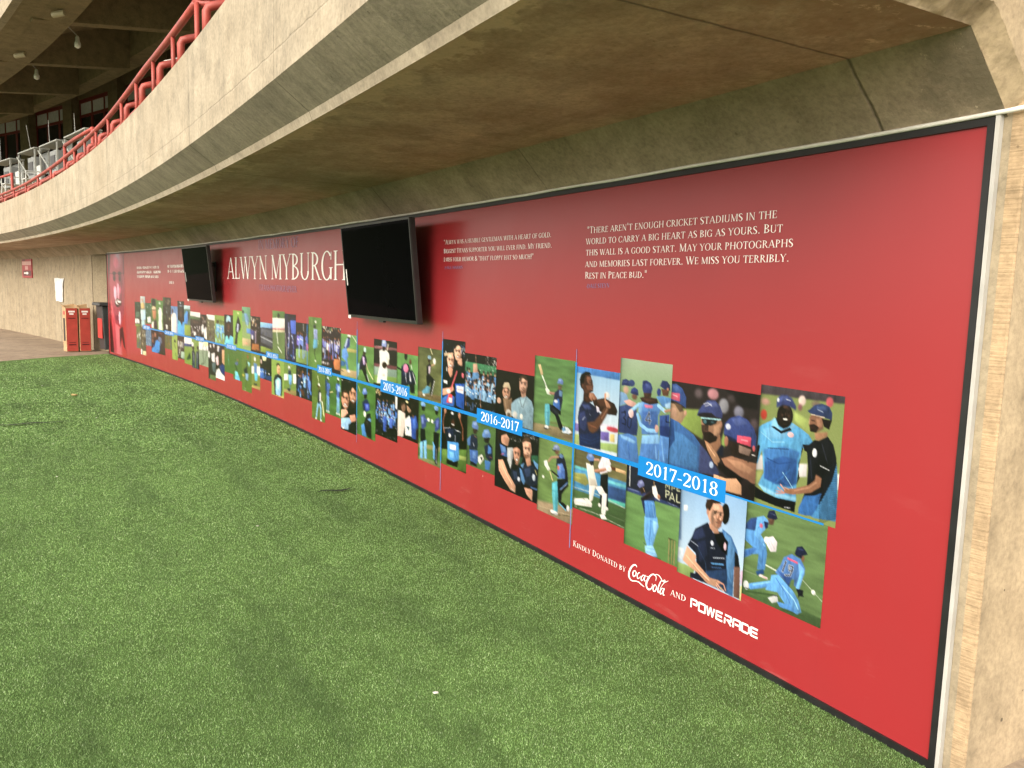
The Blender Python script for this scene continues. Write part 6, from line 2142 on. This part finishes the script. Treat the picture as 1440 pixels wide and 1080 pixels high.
# --- far end: sign, notice, cartons, bin
M['signred'] = plain('red sign board', (.32, .03, .04), .4); M['signpink'] = plain('pale sign print', (.55, .33, .31), .45); M['signdark'] = plain('dark red sign print', (.1, .012, .015), .4)
e = empty('direction_sign', W(27.6, 0, 1.74), 'red sign with a white arrow high on the concrete wall', 'sign')
mb = MB(); mb.box((27.05, -.02, 1.74), (28.15, .011, 2.31)); mb.build('board', M['signred'], e)
mb = MB()
mb.box((27.08, -.0235, 2.13), (28.1, -.0205, 2.24)); mb.box((27.45, -.0235, 1.99), (27.78, -.0205, 2.10)); mb.build('caption', M['signpink'], e)
mb = MB(); mb.box((27.1, -.0225, 1.80), (28.0, -.0203, 1.96)); mb.box((27.75, -.0225, 2.26), (28.1, -.0203, 2.305)); mb.build('dark_field', M['signdark'], e)
mb = MB(); mb.add([(27.9, -.025, 1.86), (27.6, -.025, 1.86), (27.6, -.025, 1.83), (27.38, -.025, 1.885), (27.6, -.025, 1.94), (27.6, -.025, 1.91), (27.9, -.025, 1.91)], [(0,1,2,3,4,5,6)]); mb.build('arrow', M['white_ink'], e)
M['paper'] = plain('white paper', (.6, .6, .61), .7)
mb = MB(); g = 9
for i in range(g):
    z = 1.11+.64*i/(g-1); a, b = (24.58, 23.55+(.12 if i == 7 else 0)) if i >= 7 else (24.5+.01*i, 23.78-.012*i)
    for j in range(4): mb.v.append((a+(b-a)*j/3, -.006-.01*abs(math.sin(i*1.1+j*1.7)), z+.012*math.sin(j*2.1)))
for i in range(g-1):
    for j in range(3): a = i*4+j; mb.f.append((a, a+1, a+5, a+4)); mb.m.append(0)
o = mb.build('paper_notice', M['paper']); tag(o, 'torn white paper notice stuck on the concrete wall above the cartons', 'notice')
M['card'] = plain('brown cardboard', (.42, .28, .15), .8, var=.18, bump=.15); M['cardred'] = plain('red printed cardboard', (.38, .05, .036), .55, var=.12)
M['dark'] = plain('dark hollow', (.03, .028, .025), .9)
def carton(r0, r1, label, cut):
    e = empty('tall_carton', W(20.55, (r0+r1)/2, 0), label, 'carton', 'red cartons against the pier')
    s0, s1 = 20.42, 20.74
    mb = MB(); mb.box((s0, r0, 0), (s1, r1, 1.05), bev=.006); mb.build('carton_body', M['card'], e)
    mb = MB(); mb.box((s0-.004, r0+.012, .012), (s0-.0005, r1-.012, 1.04)); mb.build('printed_face', M['cardred'], e)
    mb = MB(); c = (r0+r1)/2
    mb.box((s0-.006, c-.07, .94), (s0-.0045, c+.07, .98)); mb.box((s0-.006, c-.05, .885), (s0-.0045, c+.04, .92)); mb.build('emblem', M['white_ink'], e)
    mb = MB(); mb.box((s0-.006, c-.08, .79), (s0-.0045, c+.08, .81)); mb.box((s0-.006, c-.08, .15), (s0-.0045, c+.08, .18)); mb.box((s0-.006, c-.07, .21), (s0-.0045, c+.07, .225)); mb.build('small_print', M['signdark'], e)
    mb = MB()
    mb.add([(s0, r0, 1.05), (s1, r0, 1.05), (s1, r0-.04, 1.13), (s0+.05, r0-.05, 1.12)], [(0,1,2,3)]); mb.add([(s1, r0, 1.05), (s1, r1, 1.05), (s1+.02, r1, 1.14), (s1+.02, r0, 1.1)], [(0,1,2,3)])
    mb.build('flap', M['card'], e)
    if cut:
        mb = MB(); mb.box((s0+.07, r0-.004, .25), (s1-.07, r0-.0008, .8)); mb.build('cut_out', M['dark'], e)
        mb = MB(); mb.box((s0+.06, r0-.004, .88), (s1-.06, r0-.0008, .97)); mb.build('side_print', M['cardred'], e)
carton(-.68, -.42, 'tall red-fronted carton with a cut-out in its brown side', True)
carton(-.39, -.14, 'tall red-fronted carton beside the pier, without a cut-out', False)
M['binplastic'] = plain('dark grey bin plastic', (.035, .038, .04), .45, var=.2); M['binlabel'] = plain('red bin label', (.45, .05, .045), .45)
e = empty('wheelie_bin', W(19.9, .2, 0), 'dark grey wheelie bin in the gap at the far end of the mural', 'bin')
def taper(name, s0, s1, r0, r1, z0, z1, k, mat, parent):
    ms, mr = (s0+s1)/2, (r0+r1)/2; mb = MB()
    pts = [(ms+(s-ms)*q, mr+(r-mr)*q, z) for z, q in ((z0, k), (z1, 1)) for s, r in ((s0, r0), (s1, r0), (s1, r1), (s0, r1))]
    mb.add(pts, [(3,2,1,0), (4,5,6,7), (0,1,5,4), (1,2,6,5), (2,3,7,6), (3,0,4,7)]); o = mb.build(name, mat, parent); fix_normals(o)
    md = o.modifiers.new('bevel', 'BEVEL'); md.width = .02; md.segments = 2; return o
taper('bin_body', 19.62, 20.2, -.07, .5, .08, 1.12, .8, M['binplastic'], e)
taper('bin_lid', 19.58, 20.24, -.13, .54, 1.125, 1.2, 1.06, M['binplastic'], e)
mb = MB(); mb.box((19.7, -.062, .35), (20.1, -.05, .82)); mb.build('bin_label', M['binlabel'], e)
for s in (19.68, 20.14):
    mb = MB(False); c = W(s, .44, .1); a, b = frame_at(s); mb.tube([c-a*.03, c+a*.03], .1, 14); mb.build('wheel', M['tvblack'], e)

# --- litter on the turf, and the two open seams in the carpet
M['litter'] = plain('pale scrap', (.5, .49, .45), .8); M['leaf'] = plain('dry leaf', (.32, .24, .1), .8)
def scrap(name, s, r, z, d, mat, label, cat):
    rr = random.Random(int(s*100)); bm = bmesh.new(); bmesh.ops.create_icosphere(bm, subdivisions=2, radius=1)
    for v in bm.verts: q = .75+.5*rr.random(); v.co = Vector((v.co.x*d*q, v.co.y*d*.7*q, v.co.z*d*.35*q))
    me = bpy.data.meshes.new(name); bm.to_mesh(me); bm.free(); me.materials.append(mat)
    o = bpy.data.objects.new(name, me); COL.objects.link(o); o.location = W(s, r, z); return tag(o, label, cat, 'scraps lying on the turf')
scrap('paper_scrap', 1.34, -1.41, .018, .012, M['litter'], 'white scrap on the near turf, the closest to the camera', 'scrap')
for s, r in ((10.0, -1.76), (9.64, -1.96), (14.8, -2.29), (6.36, -2.63), (9.2, -.9), (13.4, -2.2), (4.1, -1.5)):
    scrap('paper_scrap', s, r, .016, .009, M['litter'], 'tiny pale scrap lying on the turf further off', 'scrap')
scrap('dry_leaf', 12.0, -1.93, .02, .045, M['leaf'], 'curled brown leaf on the shaded far turf', 'leaf')
M['slit'] = plain('black underlay', (.006, .007, .005), .9)
def slit(pts, wd, label):
    mb = MB(); n = len(pts)
    for i, (s, r) in enumerate(pts):
        q = wd*math.sin(math.pi*(i+.25)/(n-.5)); mb.v += [(s-q, r, .019), (s+q, r, .019)]
    mb.f = [(2*i, 2*i+1, 2*i+3, 2*i+2) for i in range(n-1)]; mb.m = [0]*(n-1)
    o = mb.build('carpet_split', M['slit']); tag(o, label, 'split', 'splits in the turf carpet'); return o
slit([(4.83+.03*math.sin(i*.9), -.83+.04*i) for i in range(9)], .022, 'dark open split in the turf nearest the mural')
slit([(9.5+.02*math.sin(i), -3.2+.07*i) for i in range(15)], .03, 'long dark split in the turf at the left picture edge')
